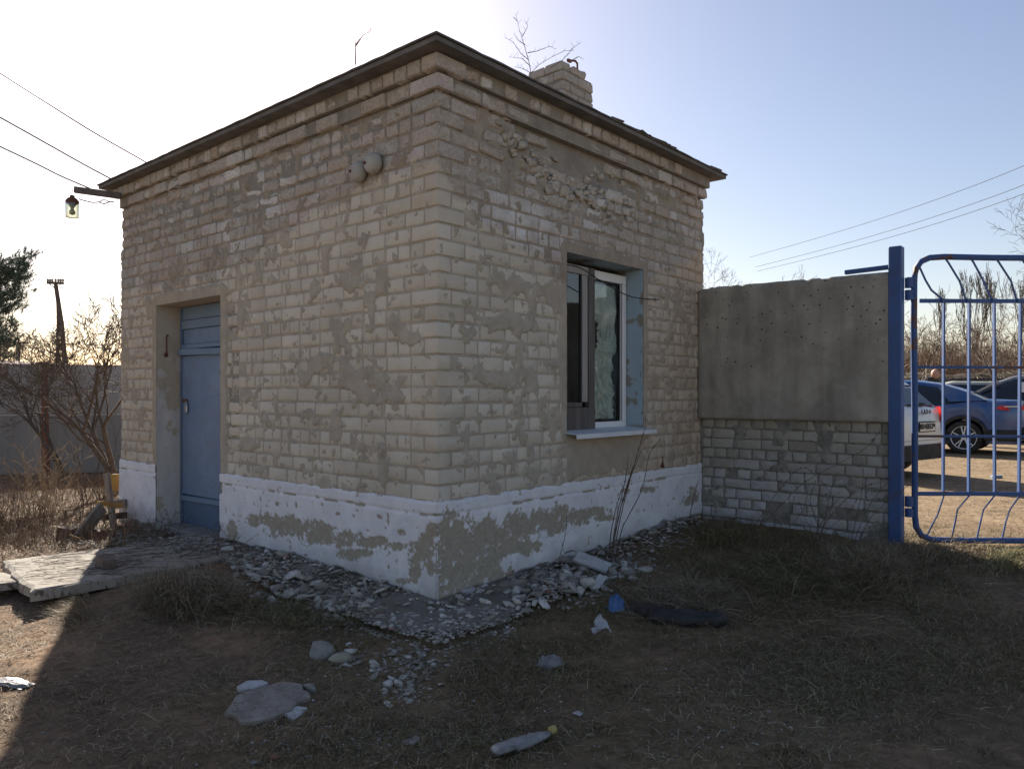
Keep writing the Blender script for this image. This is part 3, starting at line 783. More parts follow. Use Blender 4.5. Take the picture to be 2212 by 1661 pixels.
# ------------------------------------------------------------ chimney
CH = empty('chimney', (0, 0, 0)); CH.parent = B
def depth_on_roof(px, py, z):  # where the pixel's ray meets height z, local
    Y = (z-EYE)*1642/(850-py); X = (px-1106)/1642*Y; return w2loc((X, Y))
ckx, cky = 2.76, 1.10      # near corner of the stack in building coordinates
cw, cl = .53, .46; zb = 4.70-.64; rs = random.Random(12)
MB().box((ckx+cw/2, cky+cl/2, zb-.02), (cw-.03, cl-.03, 1.16)).box((ckx+cw/2, cky+cl/2, zb+.56), (cw-.2, cl-.2, .05)).build('core', M_core, CH)
ncb = 0
for i in range(6):
    z = zb+.06+(i+.5)*.096; top = i == 5; off = .004 if i >= 4 else 0
    for face in range(2):
        odd = (i+face) % 2; s_ = 1.15 if face == 0 else 1.0; xs = [0, .235*s_] if not odd else [0, .115*s_, .345*s_]; ls = [.23*s_, .225*s_] if not odd else [.11*s_, .225*s_, .115*s_]
        for a_, l_ in zip(xs, ls):
            if i == 5 and face == 0 and a_ > .36: continue
            ei = rs.choice([1, 1, 2]); key = ('s' if l_ > .2 else 'h', ei, rs.randrange(6)); b_ = .243 if l_ > .2 else .115
            ob = bpy.data.objects.new('brick', get_brick_me(key, M_corn)); COL.objects.link(ob); ob.parent = CH; o_ = off+rs.uniform(-.004, .008)
            if face == 0: M = Matrix.Translation((ckx+a_+l_/2+off*rs.uniform(-1, 1), cky-o_, z))
            else: M = Matrix.Translation((ckx-o_, cky+a_+l_/2, z)) @ Matrix.Rotation(-math.pi/2, 4, 'Z')
            ob.matrix_local = M @ Matrix.Diagonal((l_/b_*.97, 1, rs.uniform(.85, .98), 1)); ncb += 1
c = MB(); px_, py_ = ckx+cw-.12, cky+.12
c.tube([(px_, py_, zb+.5), (px_, py_, zb+.76), (px_-.02, py_+.01, zb+.785), (px_-.08, py_+.04, zb+.78)], .012, 6).box((px_-.085, py_+.043, zb+.775), (.06, .03, .03), bev=.004)
c.build('iron_rod', M_rust, CH)
# ------------------------------------------------------------ twigs growing on the roof
M_twig = grunge('dry grey twig', (.14, .11, .085), (.24, .19, .15), 14, .9, 0)
def roofpt(px, py, lx_, ly_):   # a point over roof spot (lx,ly) at pixel height
    w_ = loc2w(lx_, ly_); return Vector(((px-1106)/1642*w_.y, w_.y, EYE+(850-py)/1642*w_.y))
def twig(name, label, branches, r=.004, lx_=1.7, ly_=.4, cat='weed'):
    c = MB(); rs = random.Random(len(branches)*3+1)
    for br in branches:
        pts = [roofpt(x, y, lx_, ly_)+Vector((0, rs.uniform(-.03, .03), 0)) for (x, y) in br]
        n = len(pts); c.tube(pts, [r*(1-.7*i/(n-1)) if True else r for i in range(n)], 4)
        for i in range(1, n):
            for _ in range(3):
                q = pts[i-1].lerp(pts[i], rs.random()); d = Vector((rs.uniform(-.04, .04), rs.uniform(-.03, .03), rs.uniform(-.005, .05)))
                c.tube([q, q+d], [r*.35, r*.2], 3)
    o = c.build(name, M_twig); tag(o, label, cat); return o
twig('dry_weed', 'tall dry weed with thin bare shoots growing on the roof beside the chimney',
 [[(1147, 160), (1142, 130), (1132, 95), (1122, 62), (1114, 28)], [(1142, 132), (1125, 118), (1108, 92), (1090, 85)], [(1134, 100), (1120, 85), (1110, 70)],
  [(1147, 155), (1165, 138), (1190, 125), (1220, 112), (1240, 108)], [(1140, 118), (1160, 108), (1188, 100), (1200, 106)], [(1128, 80), (1140, 60), (1136, 45)],
  [(1147, 158), (1130, 150), (1110, 148)], [(1118, 50), (1108, 40)], [(1190, 150), (1215, 128), (1240, 102), (1255, 90)], [(1146, 145), (1128, 128), (1100, 122)], [(1232, 135), (1250, 120), (1262, 128)]], lx_=1.9, ly_=.35)
twig('dry_stick', 'single upright dry stalk on the roof edge in front of the glare', [[(769, 142), (769, 110), (768, 82)], [(768, 96), (785, 80), (802, 65)]], r=.006, lx_=-.05, ly_=.95, cat='weed')

# ------------------------------------------------------------ things fixed to the walls
M_dome = grunge('dusty grey enamel', (.30, .285, .26), (.37, .355, .325), 12, .6, .1)
for (px, py, lab) in ((776, 372, 'left, lower one of two round grey domes high on the door wall'), (808, 354, 'right, higher one of two round grey domes high on the door wall')):
    q = doorpt(px, py, .03); w_ = loc2w(q.x, q.y, q.z)
    M = Matrix.Rotation(TH, 4, 'Z')
    e = empty('wall_dome', w_); tag(e, lab, 'lamp', 'round domes on the door wall')
    MB().lathe([(.004, -.055), (.035, -.052), (.058, -.042), (.071, -.022), (.074, .0), (.066, .018), (.02, .03)], axis='X', n=24, M=M).build('dome', M_dome, e, True)
    MB().lathe([(.009, -.062), (.011, -.058), (.011, -.04)], axis='X', n=10, M=M, c=M @ Vector((0, .030, .0))).build('screw', M_rust, e)
q1, q2, q3 = doorpt(813, 320, .01), doorpt(810, 335, .03), doorpt(800, 350, .05)
c = MB().tube(spline([loc2w(*q) for q in (q1, q2, q3)]), .006, 5); tag(c.build('wire', grunge('grey wire', (.3, .3, .3), (.4, .4, .4), 9, .6, 0)), 'short pale wire running down to the grey dome on the right', 'wire')
# lamp on a beam: jar hanging from the left corner of the eaves
bm_a = Pt(160, 410, 7.60); bm_b = Pt(262, 424, 7.75)
e = empty('jar_lamp', Pt(156, 440, 7.6)); tag(e, 'glass jar lamp with a dark cap hanging from a beam at the left eaves', 'lamp')
e2 = empty('lamp_beam', bm_a); tag(e2, 'short wooden beam sticking out from under the left eaves with a lamp hung on it', 'beam')
M_beam = grunge('grey beam wood', (.10, .085, .075), (.16, .135, .12), 15, .85, .4)
c = MB().bar(bm_a-e2.location, bm_b-e2.location, .05, .06, .004); c.build('beam', M_beam, e2)
sc = 7.6/1642; L0 = e.location
def jl(x, y): return Pt(x, y, 7.6)-L0
prof = []
t = NT('clear jar glass'); tr = t.n("ShaderNodeBsdfTransparent"); tr.inputs[0].default_value = (.80, .82, .70, 1); gl = t.n("ShaderNodeBsdfGlossy"); gl.inputs[1].default_value = .05
mx = t.n("ShaderNodeMixShader"); lw = t.n("ShaderNodeLayerWeight"); lw.inputs[0].default_value = .55; t.l(lw.outputs[1], mx.inputs[0]); t.l(tr.outputs[0], mx.inputs[1]); t.l(gl.outputs[0], mx.inputs[2]); t.l(mx.outputs[0], t.nt.nodes["Material Output"].inputs[0]); M_jar = t.m
rj = 13.5*sc
MB().lathe([(rj*.85, (440-436)*sc), (rj, (440-441)*sc), (rj, (440-466)*sc), (rj*.9, (440-471)*sc), (rj*.3, (440-472)*sc)], n=20).build('jar', M_jar, e, True)
MB().lathe([(.01, 18*sc), (5*sc, 17*sc), (5*sc, 13*sc), (9*sc, 11*sc), (13*sc, 6*sc), (13.6*sc, 1*sc), (12.5*sc, 0)], n=18).build('cap', M_rust, e, True)
MB().lathe([(6*sc, 2*sc), (8*sc, -3*sc), (4*sc, -9*sc), (3*sc, -12*sc), (5*sc, -15*sc), (6.3*sc, -19*sc), (5.5*sc, -23*sc), (1*sc, -25*sc)], n=14).build('bulb', grunge('dirty bulb', (.25, .24, .2), (.4, .38, .3), 20, .3, 0, spec=.5), e, True)
MB().tube([(0, 0, 17*sc), (-.004, 0, 24*sc), (.006, 0, 30*sc)], .004, 5).build('hanger', M_rust, e)
c = MB().tube([Pt(*q, 7.62) for q in ((170, 430), (182, 434), (200, 438), (214, 437), (224, 441), (235, 437), (246, 436))], .006, 5).tube([Pt(*q, 7.62) for q in ((214, 437), (224, 431), (236, 436))], .005, 5)
tag(c.build('lamp_wire', M_cable), 'twisted wire from the jar lamp back to the eaves', 'wire')

# ------------------------------------------------------------ fence between gatehouse and gate
FX = 3.47; FL = 1.75
FE = empty('fence_section', tuple(loc2w(FX, 0, 0)), TH); tag(FE, 'short fence of one grey concrete panel on a brick base beside the blue gate post', 'fence')
t = NT('grey concrete panel'); p = t.pos(B)
f = t.noise(p, 3, 6, .65, .4); g = t.noise(p, 60, 4, .7)
col = t.ramp(f, [(.32, (.275, .25, .21)), (.68, (.44, .40, .34))])
sp = t.ramp(t.noise(p, 34, 2, .5), [(.68, 0.0), (.70, 1.0)]); col = t.mix(t.math('MULTIPLY', sp, .5), col, (.46, .45, .42))
vo = t.n("ShaderNodeTexVoronoi"); vo.inputs["Scale"].default_value = 18; t.l(p, vo.inputs["Vector"]); pit = t.ramp(vo.outputs[0], [(.13, 1.0), (.17, 0.0)])
pm = t.math('MULTIPLY', pit, t.ramp(t.noise(p, 1.6, 2), [(.44, 0.1), (.56, 1.0)])); col = t.mix(pm, col, (.07, .068, .06))
streak = t.ramp(t.noise(p, 6, 4, .6, stretch=(1, 1, .12)), [(.38, 1.0), (.68, .72)]); col = t.mix(1.0, col, streak, 'MULTIPLY')
t.base(col); bb = t.math('SUBTRACT', t.math('MULTIPLY', g, .4), pm); t.bump(bb, .6, .008); M_pan = t.fin(.93, .2)
nu, nv = 90, 62; zb0 = 1.125
a, b = np.meshgrid(np.linspace(0, 1, nu), np.linspace(0, 1, nv))
zt = 2.385-.02*a+.008*(fbm(a, a*0, 4, 16, 2)-.5)-.012*sstep(.62, .68, fbm(a, a*0, 3, 20, 8))-.02*sstep(.03, 0, a)*1.0
Yl = -(a*FL)+.0; Zl = zb0+b*(zt-zb0)-.012*(b < .01)*fbm(a, a*0, 3, 20, 4)
Xl = (fbm(a*FL, Zl, 4, 5, 9)-.5)*.008+.015*sstep(.97, 1, b)+.012*sstep(.985, 1, a)+.012*sstep(.015, 0, a)
idx = np.arange(nu*nv).reshape(nv, nu); F = np.stack([idx[:-1, :-1], idx[:-1, 1:], idx[1:, 1:], idx[1:, :-1]], -1).reshape(-1, 4)
V = np.stack([Xl, Yl, Zl], -1).reshape(-1, 3)
# back and rim
V2 = V+np.array([.13, 0, 0]); ring = np.concatenate([idx[0, :-1], idx[:-1, -1], idx[-1, :0:-1], idx[:0:-1, 0]]); rn = np.roll(ring, -1); n0 = len(V)
Fr = np.stack([ring, ring+n0, rn+n0, rn], -1)
me = np_mesh('concrete_panel', np.concatenate([V, V2]), [F, F+n0, Fr]); smooth(me); 
link_mesh('concrete_panel', me, M_pan, FE)
# brick base
t = NT('grey white silicate brick'); p = t.pos(B); rnd = t.n("ShaderNodeObjectInfo").outputs["Random"]
col = t.ramp(rnd, [(0, (.26, .245, .20)), (.5, (.33, .31, .26)), (1, (.40, .38, .33))])
sep = t.n("ShaderNodeSeparateXYZ"); t.l(p, sep.inputs[0])
lowz = t.math('ADD', sep.outputs[2], t.math('MULTIPLY_ADD', t.noise(p, 2.3, 5, .7), .9, -.45))
w1 = t.ramp(lowz, [(.30, .8), (.62, .45), (.85, 0.0)]); blo = t.ramp(t.noise(p, 12, 6, .7), [(.42, 1.0), (.6, .25)])
w2 = t.math('MULTIPLY', w1, blo); w3 = t.math('MULTIPLY', t.ramp(t.noise(p, 3.5, 4, .6), [(.62, 0.0), (.66, .7)]), blo)
col = t.mix(t.math('MAXIMUM', w2, w3), col, (.47, .475, .52)); t.base(col)
t.bump(t.math('ADD', t.noise(p, 50, 4, .7), t.noise(p, 14, 3)), .5, .006); M_fb = t.fin(.93, .2)
rs = random.Random(21); hh = .0945; z = zb0-.005; row = 0; nb = 0
while z > .08:
    header = row in (0, 3, 5, 8); u = .02+rs.uniform(0, .02)
    while u < FL-.05:
        l = .118 if header else .245
        if rs.random() < .12: l = .118
        if u < .04 and not header: l = .08
        l = min(l*rs.uniform(.94, 1.05), FL-.03-u)
        if l < .04: break
        er = rs.choice([0, 0, 1, 1, 2]) if row > 4 else rs.choice([0, 0, 0, 1])
        base = .243 if l > .18 else (.115 if l > .088 else .062); key = ({.243: 's', .115: 'h', .062: 'q'}[base], er, rs.randrange(3))
        ob = bpy.data.objects.new('brick', get_brick_me(key, M_fb)); COL.objects.link(ob); ob.parent = FE
        ob.matrix_local = Matrix.Translation((.055-rs.uniform(-.004, .005)+(.02*rs.random() if er == 2 else 0), -(u+l/2), z-hh/2+rs.uniform(-.003, .003)-.02*(u/FL)*0)) @ Matrix.Rotation(-math.pi/2, 4, 'Z') @ Matrix.Rotation(rs.uniform(-.012, .012), 4, 'Y') @ Matrix.Diagonal((l/base, 1, .95*hh/.0945*rs.uniform(.93, 1.0), 1))
        u += l+rs.uniform(.006, .014); nb += 1
    z -= hh; row += 1
t = NT('grey joint mortar'); p = t.pos(B); t.base(t.ramp(t.noise(p, 16, 5, .7), [(.35, (.15, .14, .12)), (.65, (.28, .265, .235))])); t.bump(t.noise(p, 60), .5, .006); M_fm = t.fin(.95, .1)
nu, nv = 150, 100; a, b = np.meshgrid(np.linspace(0, 1, nu), np.linspace(0, 1, nv)); Yl = -a*(FL-.02); Zl = -.1+b*(zb0-.005+.1)
Xl = .068-sstep(.55, .66, fbm(Yl, Zl, 5, 5, 3))*.016+(fbm(Yl, Zl, 3, 30, 4)-.5)*.006
idx = np.arange(nu*nv).reshape(nv, nu); F = np.stack([idx[:-1, :-1], idx[:-1, 1:], idx[1:, 1:], idx[1:, :-1]], -1).reshape(-1, 4)
me = np_mesh('mortar', np.stack([Xl, Yl, Zl], -1).reshape(-1, 3), F); smooth(me); link_mesh('mortar', me, M_fm, FE)
MB().box((.15, -FL/2+.005, .5), (.13, FL-.02, 1.24)).build('backing', M_core, FE)

# ------------------------------------------------------------ gate post and gate
M_blue = paint_mat('blue gate paint', (.034, .085, .235), (.050, .112, .285), (.10, .06, .045), .655, 40, .5, .25)
t = NT('blue paint with rust'); p = t.pos(); g = t.noise(p, 12, 6, .72, .3); f = t.noise(p, 2.2, 3, .6)
rk = t.ramp(t.math('ADD', t.math('MULTIPLY', g, .5), t.math('MULTIPLY', f, .5)), [(.53, 0.0), (.56, 1.0)])
t.base(t.mix(rk, (.036, .085, .23), (.10, .055, .038))); t.bump(g, .4, .004); M_bluer = t.fin(.6, .35)
pz0 = -.15; PX = 3.13; PYY = 6.28
pe = empty('gate_post', (PX+.045, PYY, 0), TH); tag(pe, 'blue square steel gate post at the end of the concrete fence', 'post')
MB().box((0, 0, (2.57+pz0)/2), (.10, .10, 2.57-pz0), bev=.006).build('post', M_blue, pe)
# horizontal arm lying on the fence panel
MB().box((0.0, .225, 2.405), (.05, .36, .035), rot=Matrix.Rotation(R_(-1.5), 4, 'X'), bev=.003).build('arm', M_blue, pe)
GA = empty('gate_leaf', (3.33, 6.28, 0)); tag(GA, 'blue steel bar gate leaf with rounded corners, bent rods and rust by the hinges', 'gate')
ZG = 6.28
def gp(px, py, dz=0): v = Pt(px, py, ZG+dz); return Vector((v.x-3.33, v.y-6.28, v.z))
XR = 2560
c = MB(); pts = [gp(XR, 560), gp(2140, 557), gp(2040, 555), gp(2008, 557), gp(1990, 565), gp(1979, 580), gp(1975, 602), gp(1974, 700), gp(1976, 900), gp(1976, 1110), gp(1979, 1138), gp(1990, 1156), gp(2012, 1165), gp(2060, 1167), gp(XR, 1169)]
c.tube(pts, .025, 10); c.build('frame', M_bluer, GA, True)
for (py, xx) in ((650, 1986), (793, 1980), (942, 1978), (1066, 1978)):
    MB().bar(gp(xx, py, -.002), gp(XR, py+2, -.002), .012, .034 if py in (650, 1066) else .022, .002).build('rail', M_bluer if py != 650 else M_blue, GA)
rs = random.Random(3); xs = [2039+54.7*i for i in range(10)]
for i, x in enumerate(xs):
    MB().bar(gp(x+rs.uniform(-1, 1), 651, .02), gp(x-2+rs.uniform(-3, 3), 1066, .02), .032, .014, .002).build('bar', M_blue, GA)
    if i == 0: tp = [(1986, 576), (1999, 605), (2012, 627), (2035, 646)]; bp = [(x, 1070), (2026, 1110), (2002, 1157)]
    else: tp = [(x-50, 561), (x-46, 566), (x-22+rs.uniform(-4, 4), 607), (x-8, 645), (x, 650)]; bp = [(x, 1070), (x-22+rs.uniform(-4, 6), 1100), (x-30, 1125), (x-38, 1162)]
    if i > 3: bp = [(x, 1070), (x-30, 1162)]
    MB().tube([gp(*q, -.004) for q in tp], .0085, 6).build('bent_rod', M_blue, GA); MB().tube([gp(*q, -.004) for q in bp], .007, 6).build('bent_rod', M_bluer, GA)
    MB().box(gp(x, 650, -.012), (.045, .02, .035), bev=.004).build('weld_plate', M_blue, GA)
for (p0, p1) in ((600, 622), (627, 648), (1072, 1094), (1098, 1116)):
    MB().tube([gp(1964, p0, .0), gp(1964, p1, .0)], .034, 12).build('hinge', M_blue, GA)
# ------------------------------------------------------------ ground
def axis(a, b, st, far0, far1, n0, n1, g=2.4):
    mid = np.arange(a, b+1e-6, st)
    l = a-(np.linspace(0, 1, n0+1)[1:]**g)*(a-far0)-st*np.arange(1, n0+1)*0; r = b+(np.linspace(0, 1, n1+1)[1:]**g)*(far1-b)
    return np.unique(np.concatenate([l, mid, r]))
gx = axis(-4.6, 5.2, .028, -400, 500, 60, 60); gy = axis(2.3, 8.2, .028, -30, 900, 20, 90)
X, Y = np.meshgrid(gx, gy)
Zg = np.zeros_like(X)
for k in range(0, len(gy), 40): Zg[k:k+40] = gz(X[k:k+40], Y[k:k+40])
close = np.exp(-((X/6)**2+((Y-4)/4)**2)*.8); Zg += ((fbm(X, Y, 4, 26, 5)-.5)*.022)*close
# keep the soil under the building floor
lxg = (X-CX)*Rv.x+(Y-CY)*Rv.y; lyg = (X-CX)*Lv.x+(Y-CY)*Lv.y
ins = (lxg > .1) & (lxg < LX-.1) & (lyg > .1) & (lyg < LY-.1); Zg[ins] = -.15
und = (lxg > -1.62) & (lxg < -.0) & (lyg > 2.0) & (lyg < 3.0); Zg[und] = np.minimum(Zg[und], .06)
idx = np.arange(X.size).reshape(X.shape); F = np.stack([idx[:-1, :-1], idx[:-1, 1:], idx[1:, 1:], idx[1:, :-1]], -1).reshape(-1, 4)
me = np_mesh('ground', np.stack([X, Y, Zg], -1).reshape(-1, 3), F); smooth(me)
# cover: 0 bare brown soil .. 1 green thatch ; gravel attribute
def green_w(x, y):
    g = sstep(-1.7, -.5, x-.25*(y-4))*sstep(3.6, 2.4, x-.35*(y-3))*sstep(7.5, 6.8, y)
    return np.clip(g*(.35+1.1*sstep(.35, .6, fbm(x, y, 4, 1.1, 4))), 0, 1)
vattr(me, 'green', green_w(X, Y).ravel())
t = NT('soil'); p = t.pos(); gr = t.attr('green')
n1 = t.noise(p, 1.6, 6, .65, .4); n2 = t.noise(p, 14, 6, .72); n3 = t.noise(p, 75, 4, .7); n4 = t.noise(p, .25, 3, .5)
soil = t.ramp(n1, [(.3, (.175, .112, .07)), (.55, (.26, .17, .107)), (.75, (.33, .225, .145))])
soil = t.mix(t.ramp(t.noise(p, .9, 4, .6, .8), [(.44, 0.0), (.56, .65)]), soil, (.115, .085, .062)); soil = t.mix(1.0, soil, t.ramp(n2, [(.3, .62), (.7, 1.3)]), 'MULTIPLY')
grn = t.ramp(n2, [(.3, (.12, .09, .052)), (.55, (.185, .14, .08)), (.75, (.25, .19, .112))])
k = t.math('MULTIPLY', gr, t.ramp(n1, [(.35, .4), (.6, 1.0)])); col = t.mix(k, soil, grn)
sep = t.n("ShaderNodeSeparateXYZ"); t.l(p, sep.inputs[0])
yard = t.ramp(t.math('DIVIDE', sep.outputs[1], 30), [(.20, 0.0), (.27, 1.0)]); right = t.ramp(t.math('DIVIDE', sep.outputs[0], 30), [(.06, 0.0), (.11, 1.0)])
sand = t.ramp(n1, [(.3, (.22, .155, .095)), (.7, (.34, .245, .155))]); sand = t.mix(1.0, sand, t.ramp(t.noise(p, 7, 6, .7, stretch=(.5, 1.4, 1)), [(.3, .6), (.7, 1.15)]), 'MULTIPLY')
col = t.mix(t.math('MULTIPLY', yard, right), col, sand)
road = t.ramp(t.math('DIVIDE', t.math('MULTIPLY', sep.outputs[1], -1), 30), [(-.0, 0.0), (.06, 1.0)])  # unseen ground behind the camera, made pale to bounce sunlight onto the walls
col = t.mix(road, col, t.ramp(n1, [(.3, (.27, .22, .16)), (.7, (.38, .32, .25))]))
pale = t.ramp(t.noise(p, 240, 2, .5), [(.66, 0.0), (.70, 1.0)]); pw = t.ramp(t.noise(p, 1.1, 4, .6), [(.5, 0.0), (.62, .8)])
col = t.mix(t.math('MULTIPLY', pale, pw), col, (.24, .225, .20))
t.base(col); t.bump(t.math('ADD', t.math('MULTIPLY', n2, 1.0), t.math('MULTIPLY', n3, .6)), .8, .02); M_soil = t.fin(.96, .1)
o = link_mesh('ground', me, M_soil); tag(o, kind='structure')

# concrete apron round the foot of the corner, cracked
t = NT('old concrete'); p = t.pos(); f = t.noise(p, 4, 6, .68, .3); g = t.noise(p, 40, 4, .7)
col = t.ramp(f, [(.3, (.13, .112, .09)), (.7, (.22, .20, .17))]); col = t.mix(t.ramp(t.noise(p, 9, 5, .7), [(.6, 0.0), (.68, .6)]), col, (.10, .085, .06))
t.base(col); t.bump(t.math('ADD', f, g), .6, .01); M_oc = t.fin(.94, .15)
def slab(name, pts, z, th, mat, parent=None, jit=.012, step=.07, seed=1, **kw):
    """broken slab: jagged outline, uneven top, real thickness. pts are world xy"""
    rs = random.Random(seed); out = []
    n = len(pts)
    for i in range(n):
        a = Vector(pts[i][:2]); b = Vector(pts[(i+1) % n][:2]); k = max(1, int((b-a).length/step))
        for q in range(k): out.append(a.lerp(b, q/k)+Vector((rs.uniform(-jit, jit), rs.uniform(-jit, jit))))
    bm = bmesh.new(); c0 = sum(out, Vector((0, 0)))/len(out)
    zt = lambda q: (z(q.x, q.y) if callable(z) else z)
    mk = lambda s, dz: [bm.verts.new((c0.x+(q.x-c0.x)*s, c0.y+(q.y-c0.y)*s, zt(q)+dz+rs.uniform(-.15, .15)*th*.25)) for q in out]
    r0 = mk(1.0, -th); r1 = mk(1.0, -th*.18); r2 = mk(.965, 0); r3 = mk(.5, rs.uniform(-.1, .1)*th); ct = bm.verts.new((c0.x, c0.y, zt(c0)))
    m = len(out)
    for A, Bq in ((r0, r1), (r1, r2), (r2, r3)):
        for i in range(m): bm.faces.new((A[i], A[(i+1) % m], Bq[(i+1) % m], Bq[i]))
    for i in range(m): bm.faces.new((r3[i], r3[(i+1) % m], ct))
    bmesh.ops.recalc_face_normals(bm, faces=bm.faces); me = bpy.data.meshes.new(name); bm.to_mesh(me); bm.free()
    return link_mesh(name, me, mat, parent)
ap = [(-.38, 2.0), (-.42, .9), (-.50, .3), (-.50, -.2), (-.40, -.44), (.0, -.58), (.33, -.46), (.42, -.28), (.75, -.18), (.75, .0), (.0, .03), (.0, 2.0)]
apw = [tuple(loc2w(*q)[:2]) for q in ap]
o = slab('concrete_apron', apw[:3]+[tuple(loc2w(0, .35)[:2]), tuple(loc2w(0, 2.0)[:2])], lambda x, y: gzs(x, y)+.03, .07, M_oc, seed=3); tag(o, kind='structure')
o = slab('concrete_apron', [apw[2], apw[3], apw[4], apw[5], apw[6], apw[7], apw[8], apw[9], apw[10], tuple(loc2w(0, .33)[:2])], lambda x, y: gzs(x, y)+.036, .075, M_oc, seed=5); tag(o, kind='structure')
# doorstep slab at the left
t = NT('pale slab concrete'); p = t.pos(); f = t.noise(p, 5, 6, .7); st = t.noise(p, 9, 6, .75, 1.2, stretch=(1.0, 4.0, 1))
col = t.ramp(f, [(.3, (.27, .24, .20)), (.7, (.40, .36, .31))]); col = t.mix(t.ramp(st, [(.53, 0.0), (.58, .85)]), col, (.075, .05, .04))
t.base(col); t.bump(t.math('ADD', f, st), .6, .012); M_slab = t.fin(.93, .15)
o = slab('doorstep_slab', [tuple(loc2w(*q)[:2]) for q in ((-1.66, 1.98), (-1.15, 1.95), (-.03, 2.0), (-.03, 3.15), (-.75, 3.0), (-1.52, 3.12), (-1.60, 2.5))], .112, .075, M_slab, jit=.016, step=.09, seed=7)
tag(o, 'large pale concrete doorstep slab in front of the blue door, sunlit at its left end', 'slab')
o = slab('broken_board', [tuple(G(*q)[:2]) for q in ((-60, 1262), (8, 1256), (66, 1279), (40, 1285), (-10, 1292))], .085, .05, M_slab, jit=.006, step=.3, seed=8); tag(o, 'narrow pale broken slab piece lying left of the doorstep slab', 'slab')
o = slab('broken_brick_block', [tuple(G(*q)[:2]) for q in ((205, 1250), (222, 1240), (250, 1240), (250, 1253), (222, 1258))], .185, .07, grunge('dark brick chunk', (.10, .075, .06), (.16, .12, .1), 12), jit=.003, step=.2, seed=9); tag(o, 'dark block lying on the near edge of the doorstep slab at the shadow line', 'block')
# end of fence walls etc. come later

# ------------------------------------------------------------ rubble
def rock_geo(seed, flat=.5, sub=1):
    bm = bmesh.new(); bmesh.ops.create_icosphere(bm, subdivisions=sub, radius=1.0); rs = random.Random(seed)
    ax = [Vector((rs.gauss(0, 1), rs.gauss(0, 1), rs.gauss(0, 1))).normalized() for _ in range(7)]; ds = [rs.uniform(.30, .78) for _ in ax]
    for v in bm.verts:
        c = v.co.copy()
        for a, d in zip(ax, ds):
            e = c.dot(a)-d
            if e > 0: c -= a*e
        v.co = c*rs.uniform(.96, 1.04); v.co.z *= flat
    V = np.array([v.co[:] for v in bm.verts]); bm.verts.index_update(); F = np.array([[v.index for v in f.verts] for f in bm.faces]); bm.free(); return V, F
M_rub = NT('white rubble'); t = M_rub; p = t.pos(mode='objcoord'); rnd = t.n("ShaderNodeObjectInfo").outputs["Random"]
rb = t.ramp(rnd, [(0, (.20, .18, .15)), (.35, (.33, .305, .265)), (.7, (.46, .435, .39)), (1, (.60, .58, .54))])
pw = t.pos(); rb = t.mix(t.ramp(t.noise(pw, 34, 5, .7), [(.42, 0.0), (.62, .6)]), rb, (.20, .18, .155)); t.base(rb); t.bump(t.noise(pw, 90, 4, .7), .5, .004); M_rub = t.fin(.93, .2)
t = NT('rubble chips'); rnd = t.attr('rnd'); rb = t.ramp(rnd, [(0, (.15, .13, .105)), (.4, (.26, .235, .195)), (.75, (.39, .365, .325)), (.96, (.54, .52, .49)), (1, (.30, .11, .06))])
pw = t.pos(); rb = t.mix(t.ramp(t.noise(pw, 50, 4, .7), [(.42, 0.0), (.62, .6)]), rb, (.19, .17, .145)); t.base(rb); M_chips = t.fin(.93, .15)
ROCKS = [rock_geo(i, rs_f, 2 if i < 12 else 1) for i, rs_f in enumerate([.55, .35, .7, .45, .3, .5, .62, .4, .28, .5, .8, .34, .5, .35, .7, .45, .3, .5])]
ROCKM = []
for (V, F) in ROCKS[:12]: ROCKM.append(np_mesh('stone', V, F))
for m_ in ROCKM: m_.materials.append(M_rub)
# clusters: centre px, radii px, count, size range (m)
CL = [(600, 1265, 110, 60, 700, .005, .024), (740, 1310, 120, 50, 800, .005, .022), (880, 1345, 130, 36, 700, .005, .020), (1040, 1330, 100, 36, 700, .005, .022), (1200, 1265, 120, 50, 900, .006, .028), (1330, 1215, 120, 50, 620, .006, .025), (1440, 1165, 90, 26, 220, .006, .022), (950, 1365, 170, 26, 700, .004, .020), (860, 1330, 90, 26, 300, .005, .022), (430, 1190, 120, 22, 420, .006, .026), (540, 1215, 60, 26, 260, .008, .03), (960, 1400, 140, 40, 200, .004, .016), (620, 1285, 120, 48, 90, .018, .055), (720, 1320, 90, 34, 70, .016, .045), (860, 1345, 110, 34, 70, .012, .034), (1010, 1335, 80, 30, 80, .014, .04), (560, 1240, 50, 25, 60, .016, .05),
      (1130, 1290, 110, 40, 90, .018, .052), (1230, 1255, 100, 45, 110, .02, .062), (1330, 1235, 80, 50, 60, .018, .056), (1400, 1165, 110, 26, 80, .012, .034), (880, 1440, 110, 50, 190, .008, .026),
      (920, 1400, 80, 30, 90, .008, .02), (760, 1420, 60, 30, 40, .012, .03), (870, 1500, 70, 28, 60, .01, .026), (1100, 1320, 60, 25, 80, .008, .024), (300, 1160, 60, 20, 70, .012, .03), (1000, 1480, 320, 110, 350, .003, .011), (700, 1560, 500, 90, 420, .002, .009), (1700, 1500, 420, 130, 800, .002, .009), (1000, 1600, 900, 60, 900, .002, .010), (850, 1590, 260, 50, 500, .003, .008), (1500, 1480, 300, 80, 120, .004, .010), (500, 1340, 120, 40, 60, .006, .018), (450, 1190, 60, 22, 50, .01, .03)]
rs = random.Random(77); stones = []
